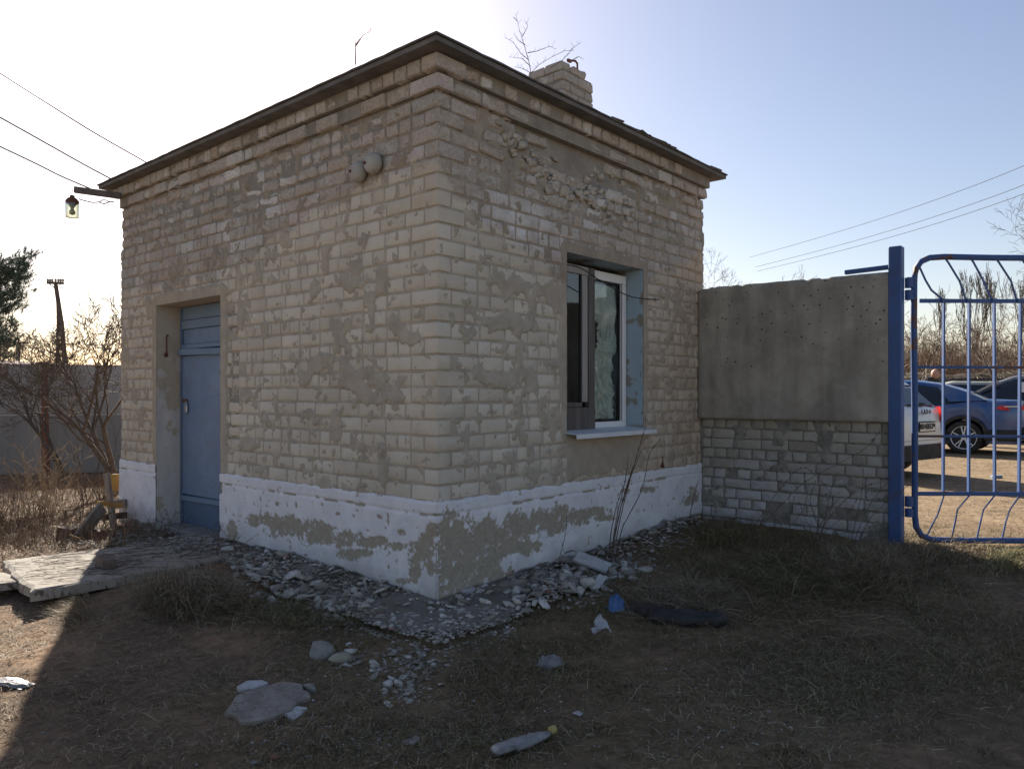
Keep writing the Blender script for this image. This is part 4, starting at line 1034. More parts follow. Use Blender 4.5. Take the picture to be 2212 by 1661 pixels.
for (cx, cy, rx, ry, n, s0, s1) in CL:
    for _ in range(n):
        while True:
            a, b = rs.gauss(0, .48), rs.gauss(0, .48)
            if a*a+b*b < 1.2: break
        px, py = cx+a*rx, cy+b*ry
        if py > 1720: continue
        q = G(px, py); lx_, ly_ = w2loc(q)
        if lx_ > -.01 and ly_ > -.01 and lx_ < LX: continue
        s = s0+(s1-s0)*rs.random()**1.9
        z = q.z
        if -.55 < lx_ < .95 and -.6 < ly_ < 2.0: z += .030
        if -1.62 < lx_ < 0 and 2.0 < ly_ < 3.1: z = .112
        stones.append((s, q.x, q.y, z+s*rs.uniform(.0, .35)))
for _ in range(1500):
    if rs.random() < .55: lx_, ly_ = -.02-abs(rs.gauss(0, .16)), rs.uniform(-.1, 2.3)
    else: lx_, ly_ = rs.uniform(-.1, 3.3), -.02-abs(rs.gauss(0, .16))
    w_ = loc2w(lx_, ly_); s = .005+.026*rs.random()**2; dd_ = max(0, .22-max(-lx_, -ly_)) ; stones.append((s, w_.x, w_.y, gzs(w_.x, w_.y)+.03+dd_*.18*rs.random()))
for _ in range(350):
    lx_, ly_ = rs.uniform(-.8, .15), rs.uniform(2.6, 4.2); w_ = loc2w(lx_, ly_); s = .006+.03*rs.random()**2.2; stones.append((s, w_.x, w_.y, max(gzs(w_.x, w_.y), .10 if ly_ < 3.1 else -1)+s*.3))
stones.sort(key=lambda v: -v[0]/v[2])
NS = 250
for (s, x, y, z) in stones[:NS]:
    ob = bpy.data.objects.new('stone', rs.choice(ROCKM)); COL.objects.link(ob); ob.location = (x, y, z); ob.scale = (s*rs.uniform(.8, 1.5), s*rs.uniform(.7, 1.1), s*rs.uniform(.7, 1.2)); ob.rotation_euler = (rs.uniform(-.5, .5), rs.uniform(-.5, .5), rs.uniform(0, 6.3))
    tag(ob, 'small broken piece of pale plaster or stone in the rubble along the wall foot', 'stone', 'rubble pieces scattered round the gatehouse')
for k in range(40):   # flat broken plaster flakes
    if k % 2: lx_, ly_ = -.05-abs(rs.gauss(0, .22)), rs.uniform(-.1, 2.0)
    else: lx_, ly_ = rs.uniform(-.1, 2.6), -.05-abs(rs.gauss(0, .20))
    w_ = loc2w(lx_, ly_); s = rs.uniform(.022, .055); V, F = rock_geo(300+k, .22, 2)
    ob = link_mesh('plaster_flake', np_mesh('plaster_flake', V, F), M_rub, loc=(w_.x, w_.y, gzs(w_.x, w_.y)+.045+s*.25)); ob.scale = (s*rs.uniform(1, 1.5), s*rs.uniform(.6, 1), s); ob.rotation_euler = (rs.uniform(-.5, .5), rs.uniform(-.5, .5), rs.uniform(0, 6.3))
    tag(ob, 'flat broken flake of pale plaster lying on the rubble along the wall foot', 'plaster piece', 'plaster flakes on the rubble by the walls')
def scatter(items, geos, name, mat, attr=True, tilt=.5):
    Vs = []; Fs = []; rn = []; n = 0
    for (s, x, y, z) in items:
        V, F = geos[rs.randrange(len(geos))]; e = Matrix.Rotation(rs.uniform(0, 6.3), 3, 'Z') @ Matrix.Rotation(rs.uniform(-tilt, tilt), 3, 'X'); M = np.array(e)*s
        W_ = (V*np.array([rs.uniform(.8, 1.5), 1, rs.uniform(.7, 1.2)])) @ M.T+np.array([x, y, z]); Vs.append(W_); Fs.append(F+n); rn.append(np.full(len(V), rs.random())); n += len(V)
    me = np_mesh(name, np.concatenate(Vs), np.concatenate(Fs)); vattr(me, 'rnd', np.concatenate(rn)); return link_mesh(name, me, mat)
o = scatter(stones[NS:], ROCKS[12:], 'rubble_chips', M_chips); tag(o, 'small chips of plaster and gravel strewn over the ground', kind='stuff')

# singled-out pieces
def piece(name, label, cat, px_pts, th, mat, seed, dz=.0, jit=.004, step=.03, tilt=0):
    pts = [G(*q) for q in px_pts]
    o = slab(name, [(q.x, q.y) for q in pts], lambda x, y: gzs(x, y)+th+dz+tilt*(y-pts[0].y), th*1.4, mat, jit=jit, step=step, seed=seed); tag(o, label, cat); return o
M_slabg = grunge('grey slab fragment', (.19, .165, .14), (.31, .28, .245), 11, .95, .8, 50, c3=(.16, .12, .085))
M_plf = grunge('pale plaster fragment', (.36, .36, .36), (.46, .46, .46), 14, .9, .5, 70)
piece('slab_fragment', 'largest flat grey slab fragment lying in the grass at lower left of centre', 'slab', [(488, 1548), (500, 1525), (530, 1500), (580, 1486), (640, 1480), (660, 1494), (666, 1515), (640, 1530), (610, 1548), (560, 1562), (520, 1566)], .020, M_slabg, 3, jit=.016, step=.035)
piece('plaster_fragment', 'jagged pale plaster flake beside the large grey slab fragment', 'plaster piece', [(608, 1540), (640, 1532), (664, 1533), (655, 1545), (630, 1556), (618, 1550)], .014, M_plf, 4, jit=.008, step=.02)
piece('plaster_fragment', 'long pale flake touching the far left edge of the large slab fragment', 'plaster piece', [(510, 1490), (535, 1478), (568, 1476), (580, 1482), (545, 1494), (515, 1497)], .018, M_plf, 6)
piece('plaster_fragment', 'wide white plaster board piece lying in grass near the blue rag', 'plaster piece', [(1283, 1348), (1296, 1336), (1312, 1350), (1322, 1366), (1312, 1374), (1296, 1366)], .02, M_plf, 9, tilt=.15)
piece('plaster_fragment', 'small round white plaster bit left of the white board piece', 'plaster piece', [(1276, 1362), (1288, 1358), (1292, 1366), (1282, 1371)], .016, M_plf, 10)
piece('slab_fragment', 'small dark flat fragment in the grass near the bottom edge', 'slab', [(868, 1668-62), (880, 1600), (905, 1592), (908, 1604), (890, 1612)], .012, M_slabg, 11)
def rockat(name, label, cat, px, py, wpx, mat, seed, flat=1.0, asp=1.0, sink=.3):
    q = G(px, py); s = wpx/2/1642*q.y; V, F = rock_geo(seed, .75*flat, 2); me = np_mesh(name, V, F)
    o = link_mesh(name, me, mat, loc=(q.x, q.y, q.z+s*.75*flat*(1-sink)*.6)); o.scale = (s*1.1, s*asp, s); o.rotation_euler = (0, 0, seed*.7); tag(o, label, cat); return o
M_st = grunge('grey fieldstone', (.17, .165, .15), (.27, .26, .24), 12, .95, .5, 60); M_st2 = grunge('mossy limestone', (.22, .20, .15), (.33, .31, .25), 14, .95, .5, 60)
M_rb = grunge('red brick fragment', (.30, .085, .04), (.42, .14, .07), 20, .95, .4, 80); M_rbd = grunge('dull red brick fragment', (.20, .085, .055), (.28, .13, .09), 20, .95, .4, 80)
rockat('stone', 'largest rounded grey stone, left of the pale limestone, below the wall corner', 'stone', 690, 1418, 64, M_st, 31, 1.0, .8)
rockat('stone', 'mossy yellowish stone right of the largest grey stone', 'stone', 731, 1432, 66, M_st2, 32, .7, .7)
rockat('stone', 'small pale stone just behind the mossy yellowish stone', 'stone', 757, 1408, 30, M_rub, 33, .8)
rockat('stone', 'pale rounded stone at the upper right corner of the large slab fragment', 'stone', 672, 1490, 42, M_st, 34, .7)
rockat('stone', 'pale stone in the pebbly patch below the wall corner', 'stone', 833, 1478, 32, M_rub, 35, .6)
rockat('brick_fragment', 'bright orange red brick lump in the rubble at the wall corner', 'brick piece', 1082, 1321, 30, M_rb, 36, .7)
rockat('brick_fragment', 'dull red brick lump in the rubble right of the bright orange one', 'brick piece', 1142, 1320-0, 12, M_rbd, 37, .6)
rockat('brick_fragment', 'reddish brown brick lump near the bottom edge at lower left', 'brick piece', 590, 1640, 34, M_rbd, 38, .5)
rockat('stone', 'grey stone left of the reddish brick lump near the bottom edge', 'stone', 549, 1648, 24, M_st, 39, .5)
rockat('brick_fragment', 'faded red brick piece among the rubble below the window', 'brick piece', 1296, 1250+70-64, 26, M_rbd, 41, .8)
rockat('stone', 'pale lump against the foot of the wall corner', 'stone', 922, 1304, 42, M_st, 42, 1.1)
rockat('stone', 'squarish pale lump on the right of the wall corner foot', 'stone', 968, 1306, 34, M_rub, 43, 1.0)
rockat('stone', 'pale rubble block left on the apron by the door wall', 'stone', 708, 1272, 36, M_rub, 44, .7)
rockat('stone', 'light stone by the door jamb foot, biggest of that heap', 'stone', 497, 1196, 40, M_rub, 45, .9)
# leaning white plaster board and slabs by the window wall
def board(name, label, cat, px, py, size, rot, mat, lift=0.0, bev=.003):
    q = G(px, py); o = MB().box((0, 0, 0), size, bev=bev, jit=.004).build(name, mat); o.location = (q.x, q.y, q.z+lift); o.rotation_euler = rot; tag(o, label, cat); return o
board('plaster_slab', 'long pale plaster slab leaning on the rubble under the window', 'plaster piece', 1280, 1232, (.27, .12, .025), (.35, .25, -.55+.1), M_plf, .06)
board('plaster_slab', 'white oval-ended plaster slab tilted up in the rubble near the tall stalks', 'plaster piece', 1292, 1272, (.13, .05, .022), (.7, -.5, .9), M_plf, .04)
board('plaster_slab', 'grey flat slab on the rubble left of the leaning plaster slab', 'slab', 1210, 1222, (.20, .07, .02), (.25, .1, -.2), M_slabg, .05)
board('stone_slab', 'long thin grey slab lying along the window wall near the corner', 'slab', 1085, 1282, (.34, .05, .03), (.2, -.12, .42), M_slabg, .045)
board('stone_slab', 'pale flat slab lying against the foot of the window wall close to the corner', 'slab', 1030, 1290, (.20, .08, .03), (.3, -.1, .55), M_plf, .04)

# ------------------------------------------------------------ litter
t = NT('dirty clear plastic'); p = t.pos(); t.base(t.ramp(t.noise(p, 20, 4, .6), [(.4, (.15, .145, .14)), (.6, (.24, .235, .235))])); t.b.inputs["Transmission Weight"].default_value = .1
t.bump(t.noise(p, 30, 4, .6), .5, .01); M_bot = t.fin(.5, .35)
a_ = G(1066, 1637); b_ = G(1196, 1592); e = empty('plastic_bottle', a_); tag(e, 'flattened dirty plastic bottle with a yellow cap lying near the bottom edge', 'bottle')
d = (b_-a_); Lb = d.length; q = d.to_track_quat('Z', 'Y').to_matrix().to_4x4()
bm = MB(); r0 = .036
pr = [(.010, 0), (.030, .004), (.036, .02), (.036, Lb*.32), (.038, Lb*.33), (.036, Lb*.55), (.035, Lb*.66), (.024, Lb*.84), (.013, Lb*.93), (.012, Lb*.95)]
bm.lathe(pr, n=16, M=q, c=(0, 0, .030))
for v in bm.bm.verts:
    h = (v.co-Vector((0, 0, .03))).dot(d.normalized())/Lb; v.co.z = .022+(v.co.z-.03)*.45+.006*math.sin(h*23); v.co += Vector([random.uniform(-.0022, .0022) for _ in range(3)])
bm.build('body', M_bot, e, True)
bm = MB().lathe([(.037, Lb*.30), (.0395, Lb*.31), (.0385, Lb*.57), (.036, Lb*.58)], n=16, M=q, c=(0, 0, .030))
for v in bm.bm.verts: v.co.z = .023+(v.co.z-.03)*.48
bm.build('label', grunge('faded label', (.17, .17, .17), (.24, .24, .235), 20, .6, .1), e, True)
MB().lathe([(.016, Lb*.94), (.016, Lb*1.02), (.012, Lb*1.03)], n=14, M=q, c=(0, 0, .032)).build('cap', grunge('yellow cap', (.36, .29, .11), (.44, .36, .15), 9, .5, 0), e)
def crumple(name, label, cat, px, py, w_, d_, h_, mat, seed, nn=16, amp=.5):
    q = G(px, py); a, b = np.meshgrid(np.linspace(-1, 1, nn), np.linspace(-1, 1, nn)); r = np.clip(np.hypot(a, b), 0, 1.4)
    z = h_*(np.clip(1-r*r*.6, 0, 1)*.6+(np.abs(fbm(a+3, b+3, 4, 2.4, seed)-.5))*2*amp); z[r > .95] *= .2
    ang = seed*1.3; x = a*w_/2*(1+.25*(fbm(a, b, 2, 2, seed+4)-.5)); y = b*d_/2*(1+.3*(fbm(a, b, 2, 2, seed+8)-.5)); xr = x*math.cos(ang)-y*math.sin(ang); yr = x*math.sin(ang)+y*math.cos(ang)
    idx = np.arange(nn*nn).reshape(nn, nn); F = np.stack([idx[:-1, :-1], idx[:-1, 1:], idx[1:, 1:], idx[1:, :-1]], -1).reshape(-1, 4)
    o = link_mesh(name, np_mesh(name, np.stack([xr, yr, z], -1).reshape(-1, 3), F), mat, loc=(q.x, q.y, q.z+.002)); tag(o, label, cat); return o
crumple('plastic_wrapper', 'crumpled clear plastic cup remains in the grass in front of the black bag', 'litter', 1188, 1436, .13, .10, .06, M_bot, 3)
crumple('blue_rag', 'crumpled blue rag standing at the left end of the black bag', 'rag', 1332, 1318, .10, .12, .12, grunge('blue rag cloth', (.06, .12, .27), (.10, .18, .36), 20, .85, .3), 5)
crumple('plastic_wrapper', 'shiny clear plastic scrap on the sunlit soil at the left edge', 'litter', 25, 1474, .22, .08, .03, M_bot, 7)
crumple('paper_scrap', 'tiny torn white paper scrap right of centre near the plastic cup', 'litter', 1249, 1542, .04, .03, .012, M_plf, 9, nn=7)
M_bag = grunge('black plastic bag', (.012, .012, .014), (.030, .028, .028), 14, .6, 1.0, 22, .4)
e = empty('black_bag', G(1440, 1350)); tag(e, 'long black plastic bag half buried in dry grass right of the blue rag', 'bag')
bm = MB(); p0 = G(1362, 1318)-e.location; p1 = G(1440, 1345)-e.location; p2 = G(1545, 1352)-e.location
pts = spline([p0+Vector((0, 0, .02)), p0.lerp(p1, .6)+Vector((0, .03, .035)), p1+Vector((0, 0, .04)), p2+Vector((0, .02, .04)), p2+Vector((.03, .02, .0))], 5); n = len(pts)
bm.tube(pts, [.03+.045*math.sin(math.pi*(i+.8)/(n+1))**.5*(.8+.3*math.sin(i*1.7)) for i in range(n)], 14)
for v in bm.bm.verts: v.co += Vector([random.uniform(-.006, .006) for _ in range(3)]); v.co.z = max(-.02, v.co.z*.75)
bm.build('bag', M_bag, e, True)
# ------------------------------------------------------------ thin blades, stalks and twigs in bulk
def ribbons(P0, P1, P2, W_):
    """curved tapering blades (two quads + tip) as a mesh of thin faces; arrays (n,3)"""
    n = len(P0); d = P2-P0; side = np.cross(d, RNG.normal(size=(n, 3))*.35+np.array([0, 0, 1.0])); side /= (np.linalg.norm(side, axis=1)[:, None]+1e-9)
    w = np.asarray(W_)[:, None] if np.ndim(W_) else W_
    V = np.stack([P0-side*w, P0+side*w, P1-side*w*.8, P1+side*w*.8, P2], 1).reshape(-1, 3)
    b = np.arange(n)[:, None]*5; F4 = b+np.array([[0, 1, 3, 2]]); F3 = b+np.array([[2, 3, 4]])
    return V, F4, F3
def blades(name, P0, P1, P2, W_, mat, lab=None, kind='stuff', cat=None, parent=None, rnd=None):
    V, F4, F3 = ribbons(P0, P1, P2, W_); me = np_mesh(name, V, [F4, F3]); r = RNG.random(len(P0)) if rnd is None else rnd
    vattr(me, 'rnd', np.repeat(r, 5)); o = link_mesh(name, me, mat, parent); tag(o, lab, cat, kind=kind); return o
def grass_mat(name, stops, trans=True):
    t = NT(name); c = t.ramp(t.attr('rnd'), stops); t.base(c); t.fin(.75, .2); return t.m
M_gr = grass_mat('matted grass', [(0, (.065, .062, .028)), (.35, (.105, .095, .045)), (.6, (.165, .135, .07)), (.88, (.24, .19, .11)), (1, (.42, .35, .22))])
M_straw = grass_mat('straw', [(0, (.12, .08, .045)), (.5, (.22, .155, .09)), (.85, (.34, .26, .16)), (1, (.52, .43, .29))])
M_straw2 = grass_mat('grey straw', [(0, (.10, .078, .05)), (.5, (.20, .155, .10)), (.9, (.32, .26, .18)), (1, (.48, .41, .30))])
M_red = grass_mat('dead red brown stems', [(0, (.10, .06, .04)), (.5, (.19, .12, .075)), (.9, (.30, .20, .13)), (1, (.45, .33, .21))])

def inside_b(x, y, m=.02):
    lx_ = (x-CX)*Rv.x+(y-CY)*Rv.y; ly_ = (x-CX)*Lv.x+(y-CY)*Lv.y
    a = (lx_ > -m) & (ly_ > -m) & (lx_ < LX+m) & (ly_ < LY+m)
    apr = (lx_ > -.5) & (lx_ < .9) & (ly_ > -.5) & (ly_ < 2.0)
    sl = (lx_ > -1.66) & (lx_ < 0) & (ly_ > 1.95) & (ly_ < 3.1)
    fen = (lx_ > FX-.01) & (lx_ < FX+.3) & (ly_ > -FL) & (ly_ < .1)
    return a, apr | sl, a | fen
def sample(n, x0, x1, y0, y1, dens):
    x = RNG.uniform(x0, x1, n); y = RNG.uniform(y0, y1, n); vis = np.abs(x/y) < .80
    d = dens(x, y)*vis; a, ap_, af = inside_b(x, y); d = d*(~af)*(1-.93*ap_); k = RNG.random(n) < d; return x[k], y[k]
def mat_blades(name, x, y, L0, L1, up, width, mat, lab, bend=.3, dirang=None):
    n = len(x); z = gz(x, y); L = RNG.uniform(L0, L1, n); a = RNG.uniform(0, 2*np.pi, n) if dirang is None else RNG.normal(dirang, .7, n)
    u = RNG.uniform(0, 1, n)**1.5*up; P0 = np.stack([x, y, z-.003+RNG.uniform(0, .008, n)], 1)
    h = np.stack([np.cos(a), np.sin(a), np.zeros(n)], 1); P1 = P0+h*(L*.5)[:, None]*np.cos(u)[:, None]+np.array([0, 0, 1])*(L*.5*np.sin(u)+.004)[:, None]
    a2 = a+RNG.normal(0, bend, n); h2 = np.stack([np.cos(a2), np.sin(a2), np.zeros(n)], 1)
    P2 = P1+h2*(L*.5)[:, None]; P2[:, 2] += L*.5*np.sin(u)*RNG.uniform(-.6, .7, n); P2[:, 2] = np.maximum(P2[:, 2], z+.004)
    return blades(name, P0, P1, P2, width, mat, lab)
x, y = sample(330000, -4, 5, 2.5, 7.2, lambda x, y: green_w(x, y)*np.clip(.15+1.6*sstep(.42, .56, fbm(x, y, 4, 2.4, 61)), 0, 1)*np.clip(3.4/y, .3, 1))
mat_blades('grass', x, y, .018, .060, 1.1, .0014, M_gr, 'short matted olive and straw coloured grass over the shaded ground')
x, y = sample(170000, -6, 6, 2.5, 9, lambda x, y: np.clip(.30+.7*(fbm(x, y, 3, 2.2, 40) > .5), 0, 1)*np.clip(3/y, .2, 1))
mat_blades('straw', x, y, .02, .085, .4, .0012, M_straw2, 'dry straw and grass litter scattered over the bare soil')
# sunlit yard straw and the sunlit strip at the left
x, y = sample(70000, 2.6, 14, 5, 17, lambda x, y: np.clip(.2+.8*(fbm(x, y, 3, 1.6, 40) > .48), 0, 1)*np.clip(6/y, .2, 1)*(x > 2.7+.1*(y-5)))
mat_blades('straw', x, y, .03, .12, .4, .0022, M_straw, 'dry straw lying on the sandy sunlit yard')
x, y = sample(60000, -7, -1.2, 2.5, 6, lambda x, y: np.clip(.2+.8*(fbm(x, y, 3, 2.6, 20) > .46), 0, 1)*(x < -1.2-.3*(y-2.5)))
mat_blades('straw', x, y, .02, .07, .5, .0012, M_straw, 'tan dry grass on the sunlit soil at lower left')
# long grass lying before the fence
def long_grass(name, cx, cy, rx, ry, n, L0, L1, up0, up1, mat, lab, w=.0012, dirang=None, spread=1.0, sag=.5):
    q = [G(cx+RNG.normal()*rx*.5, cy+RNG.normal()*ry*.5) for _ in range(min(n, 600))]; q = np.array([v[:] for v in q]); q = q[RNG.integers(0, len(q), n)]+RNG.normal(0, .012, (n, 3))*np.array([1, 1, 0])
    a_, b_, af = inside_b(q[:, 0], q[:, 1]); q = q[~af]; n = len(q)
    a = RNG.uniform(0, 2*np.pi, n) if dirang is None else RNG.normal(dirang, spread, n); u = RNG.uniform(up0, up1, n); L = RNG.uniform(L0, L1, n)
    h = np.stack([np.cos(a), np.sin(a), 0*a], 1); P1 = q+h*(L*.5*np.cos(u))[:, None]+np.array([0, 0, 1])*(L*.5*np.sin(u))[:, None]
    P2 = P1+h*(L*.5*np.cos(u*(1-sag)))[:, None]; P2[:, 2] += L*.5*(np.sin(u)*(1-sag)-sag*.35); P2[:, 2] = np.maximum(P2[:, 2], q[:, 2]+.006)
    return blades(name, q, P1, P2, w, mat, lab)
long_grass('long_grass', 1750, 1255, 260, 60, 9000, .10, .34, .1, .75, M_gr, 'long matted dry grass in front of the fence base')
long_grass('long_grass', 1480, 1300, 110, 40, 5200, .10, .26, .1, .8, M_straw2, 'long dry grass lying over the black bag')
long_grass('long_grass', 1870, 1230, 120, 50, 3000, .10, .30, .4, 1.3, M_straw2, 'taller dry grass tuft by the gate post')
long_grass('long_grass', 1560, 1165, 80, 34, 2600, .08, .22, .4, 1.3, M_gr, 'dark tuft in the corner of gatehouse and fence')
long_grass('long_grass', 1700, 1320, 330, 70, 900, .15, .45, .0, .35, M_straw, 'loose pale long straws lying over the shaded grass', w=.0013)
long_grass('long_grass', 1300, 1480, 400, 60, 500, .08, .25, .0, .3, M_straw, 'loose pale straws over the foreground grass', w=.0011)
long_grass('long_grass', 1100, 1560, 900, 90, 1100, .05, .20, .0, .3, M_straw, 'single pale straws strewn over the nearest ground', w=.0009)
long_grass('long_grass', 650, 1480, 500, 60, 900, .05, .16, .0, .4, M_straw2, 'flattened straws on the brown soil left of centre', w=.0010)
long_grass('long_grass', 1950, 1400, 300, 100, 1500, .06, .20, .0, .4, M_straw2, 'flattened reddish straw at the lower right', w=.0011)
long_grass('long_grass', 400, 1300, 90, 36, 3600, .16, .42, .3, 1.2, M_straw2, 'arching dry grass tuft below the doorstep', w=.0013, sag=.8)
long_grass('long_grass', 620, 1330, 190, 40, 4200, .06, .18, .2, .9, M_gr, 'dark grass between rubble and soil')
long_grass('long_grass', 165, 1318, 34, 34, 1600, .06, .13, .3, 1.1, M_straw, 'sunlit straw tuft at the shadow edge below the doorstep', dirang=3.4, spread=.6)
long_grass('long_grass', 2020, 1195, 120, 22, 2200, .05, .16, .3, 1.2, M_straw, 'sunlit straw below the gate', w=.0018)
long_grass('long_grass', 2190, 1215, 60, 26, 1800, .06, .14, .3, 1.3, grass_mat('olive sunlit grass', [(0, (.14, .13, .06)), (1, (.34, .30, .16))]), 'olive grass tuft in the sun at the right edge', w=.0016)

# ------------------------------------------------------------ branching plants
def branch(segs, p, d, L, r, depth, rs, spread=.5, up=.12, ratio=.72, kids=(2, 3), nseg=3, wob=.18, rmin=.0015):
    q = p.copy(); dd = d.copy(); pts = [q.copy()]
    for i in range(nseg):
        dd = (dd+Vector((rs.gauss(0, wob), rs.gauss(0, wob), rs.gauss(0, wob)*.7))+Vector((0, 0, up))).normalized()
        nq = q+dd*(L/nseg); r2 = max(rmin, r*(1-.32*(i+1)/nseg)); segs.append((q[:], nq[:], max(rmin, r*(1-.32*i/nseg)), r2)); q = nq; pts.append(q.copy())
        if depth > 0 and i < nseg-1 and rs.random() < .42:
            sd = (dd+Vector((rs.gauss(0, 1), rs.gauss(0, 1), rs.gauss(0, .8)))*spread*1.1).normalized(); branch(segs, q, sd, L*ratio*rs.uniform(.55, .95), r2*.55, depth-1, rs, spread, up, ratio, kids, nseg, wob, rmin)
    if depth > 0:
        for _ in range(rs.randint(*kids)):
            sd = (dd+Vector((rs.gauss(0, 1), rs.gauss(0, 1), rs.gauss(0, .8)))*spread).normalized(); branch(segs, q, sd, L*ratio*rs.uniform(.7, 1.1), r2*.72, depth-1, rs, spread, up, ratio, kids, nseg, wob, rmin)
def segs_mesh(name, segs, k=3):
    S_ = np.array([list(a)+list(b)+[r0, r1] for a, b, r0, r1 in segs]); A = S_[:, :3]; Bq = S_[:, 3:6]; d = Bq-A; d /= (np.linalg.norm(d, axis=1)[:, None]+1e-9)
    ref = np.where(np.abs(d[:, 2:3]) > .9, np.array([[1., 0, 0]]), np.array([[0, 0, 1.]])); u = np.cross(d, ref); u /= np.linalg.norm(u, axis=1)[:, None]; v = np.cross(d, u); n = len(S_)
    ang = np.arange(k)*2*np.pi/k; ring = u[:, None, :]*np.cos(ang)[None, :, None]+v[:, None, :]*np.sin(ang)[None, :, None]
    V = np.concatenate([A[:, None]+ring*S_[:, 6][:, None, None], Bq[:, None]+ring*S_[:, 7][:, None, None]], 1).reshape(-1, 3)
    b = (np.arange(n)*2*k)[:, None, None]; j = np.arange(k); q = np.stack([j, (j+1) % k, (j+1) % k+k, j+k], -1)[None]; return np_mesh(name, V, (b+q).reshape(-1, 4))
M_bark = grunge('dark bark', (.085, .064, .050), (.145, .113, .09), 20, .9, .4)
M_barkl = grunge('brown twigs', (.17, .12, .085), (.26, .19, .135), 5, .95, 0)
M_barkg = grunge('grey brown bark', (.10, .085, .07), (.17, .145, .12), 8, .95, .2)
def bare_tree(name, label, base, h, seed, mat=M_bark, depth=5, r=.06, spread=.5, lean=(0, 0), up=.12, group=None, trunk_h=.35, kids=(2, 3), cat='tree', nst=1, rmin=.0025, wob=.16, ratio=.72):
    e = empty(name, base); tag(e, label, cat, group); rs = random.Random(seed); segs = []; tr = []
    for s in range(nst):
        a = rs.uniform(0, 6.28); d = Vector((lean[0]+(.35*math.cos(a) if nst > 1 else 0), lean[1]+(.35*math.sin(a) if nst > 1 else 0), 1)).normalized(); p = Vector((rs.uniform(-.06, .06)*(nst > 1), rs.uniform(-.06, .06)*(nst > 1), -.05)); q = p; rr = r
        for i in range(4):
            d = (d+Vector((rs.gauss(0, .07), rs.gauss(0, .07), .04))).normalized(); nq = q+d*(h*trunk_h/4); tr.append((q[:], nq[:], rr, rr*.9)); rr *= .9; q = nq
            if i > 1: branch(segs, q, (d+Vector((rs.gauss(0, .7), rs.gauss(0, .7), .1))).normalized(), h*.26, rr*.5, depth-1, rs, spread, up, ratio, kids, rmin=rmin, wob=wob)
        for _ in range(rs.randint(2, 3)): branch(segs, q, (d+Vector((rs.gauss(0, .5), rs.gauss(0, .5), .1))).normalized(), h*.28, rr*.75, depth, rs, spread, up, ratio, kids, rmin=rmin, wob=wob)
    link_mesh('trunk', segs_mesh('trunk', tr, 8), mat, e); link_mesh('crown', segs_mesh('crown', segs, 3), mat, e); return e, len(segs)
cnt = []
def gb(px, Y): X_ = (px-1106)/1642*Y; return Vector((X_, Y, gzs(X_, Y)))
# left: the dense bare shrub tree by the concrete wall
e, n = bare_tree('bare_tree', 'dense bare many-branched tree between the left concrete wall and the gatehouse', gb(262, 10.5), 2.6, 5, M_bark, 5, .045, .55, (-.35, 0), .10, kids=(2, 3), nst=3, rmin=.003, trunk_h=.40); cnt.append(n)
e, n = bare_tree('bare_tree', 'low bare bush at the left, spreading in front of the utility pole', gb(150, 12.8), 2.3, 9, M_bark, 4, .03, .6, (-.1, 0), .08, nst=3, kids=(2, 3), rmin=.0033, trunk_h=.5); cnt.append(n)
# right, beyond the yard
for i, (px, Y, h, sd, mt, dep, lab, kw) in enumerate([
    (1560, 42, 8.2, 3, M_barkg, 5, 'left one of the two bare crowns seen over the concrete panel', {}),
    (1608, 44, 8.0, 4, M_barkg, 5, 'right one of the two bare crowns seen over the concrete panel', {}),
    (1985, 24, 4.7, 12, M_bark, 5, 'bare tree right behind the blue gate post', dict(lean=(-.1, 0))),
    (2060, 27, 4.5, 13, M_bark, 5, 'bare tree with a crooked thin stem seen between first and second gate bars', {}),
    (2215, 22, 4.4, 14, M_bark, 5, 'dark bare tree with a thick leaning trunk between the third and fourth gate bars', dict(lean=(-.45, 0), r=.10)),
    (2260, 23, 4.6, 15, M_bark, 5, 'dark bare tree at the right edge behind the gate', dict(lean=(-.35, 0), r=.10)),
    (2250, 33, 9.5, 16, M_barkg, 5, 'tall pale drooping bare tree at the right edge above the others', dict(up=.02)),
    (2120, 34, 5.0, 17, M_barkl, 5, 'brownish bare tree in the middle of the thicket beyond the cars', {}),
    (2010, 36, 5.2, 18, M_barkl, 5, 'brownish bare tree just right of the gate frame beyond the cars', {}),
    (2170, 38, 5.6, 19, M_barkl, 5, 'brownish bare tree between second and third gate bars beyond the cars', {})]):
    kw = dict(dict(r=.07, spread=.62, up=.05, kids=(2, 2) if Y < 30 else (2, 3), rmin=.0045 if Y < 30 else .0065), **kw)
    e, n = bare_tree('bare_tree', lab, gb(px, Y), h*(.86 if 1900 < px and h < 7 else 1), sd, mt, dep, **kw); cnt.append(n)
# poplars far away
for i, (px, Y, h, sd) in enumerate([(2090, 90, 12, 31), (2102, 92, 12.5, 32), (2116, 88, 12, 33), (2150, 95, 12.5, 34), (2178, 93, 12, 35), (2196, 96, 11.5, 36), (2050, 100, 11.5, 37), (2030, 98, 11, 38)]):
    bare_tree('poplar', 'slender bare poplar on the horizon beyond the yard', gb(px, Y), h, sd, M_barkg, 3, .12, .16, up=.5, group='far poplars', rmin=.022, trunk_h=.6, kids=(2, 3))
print('tree segs', cnt)
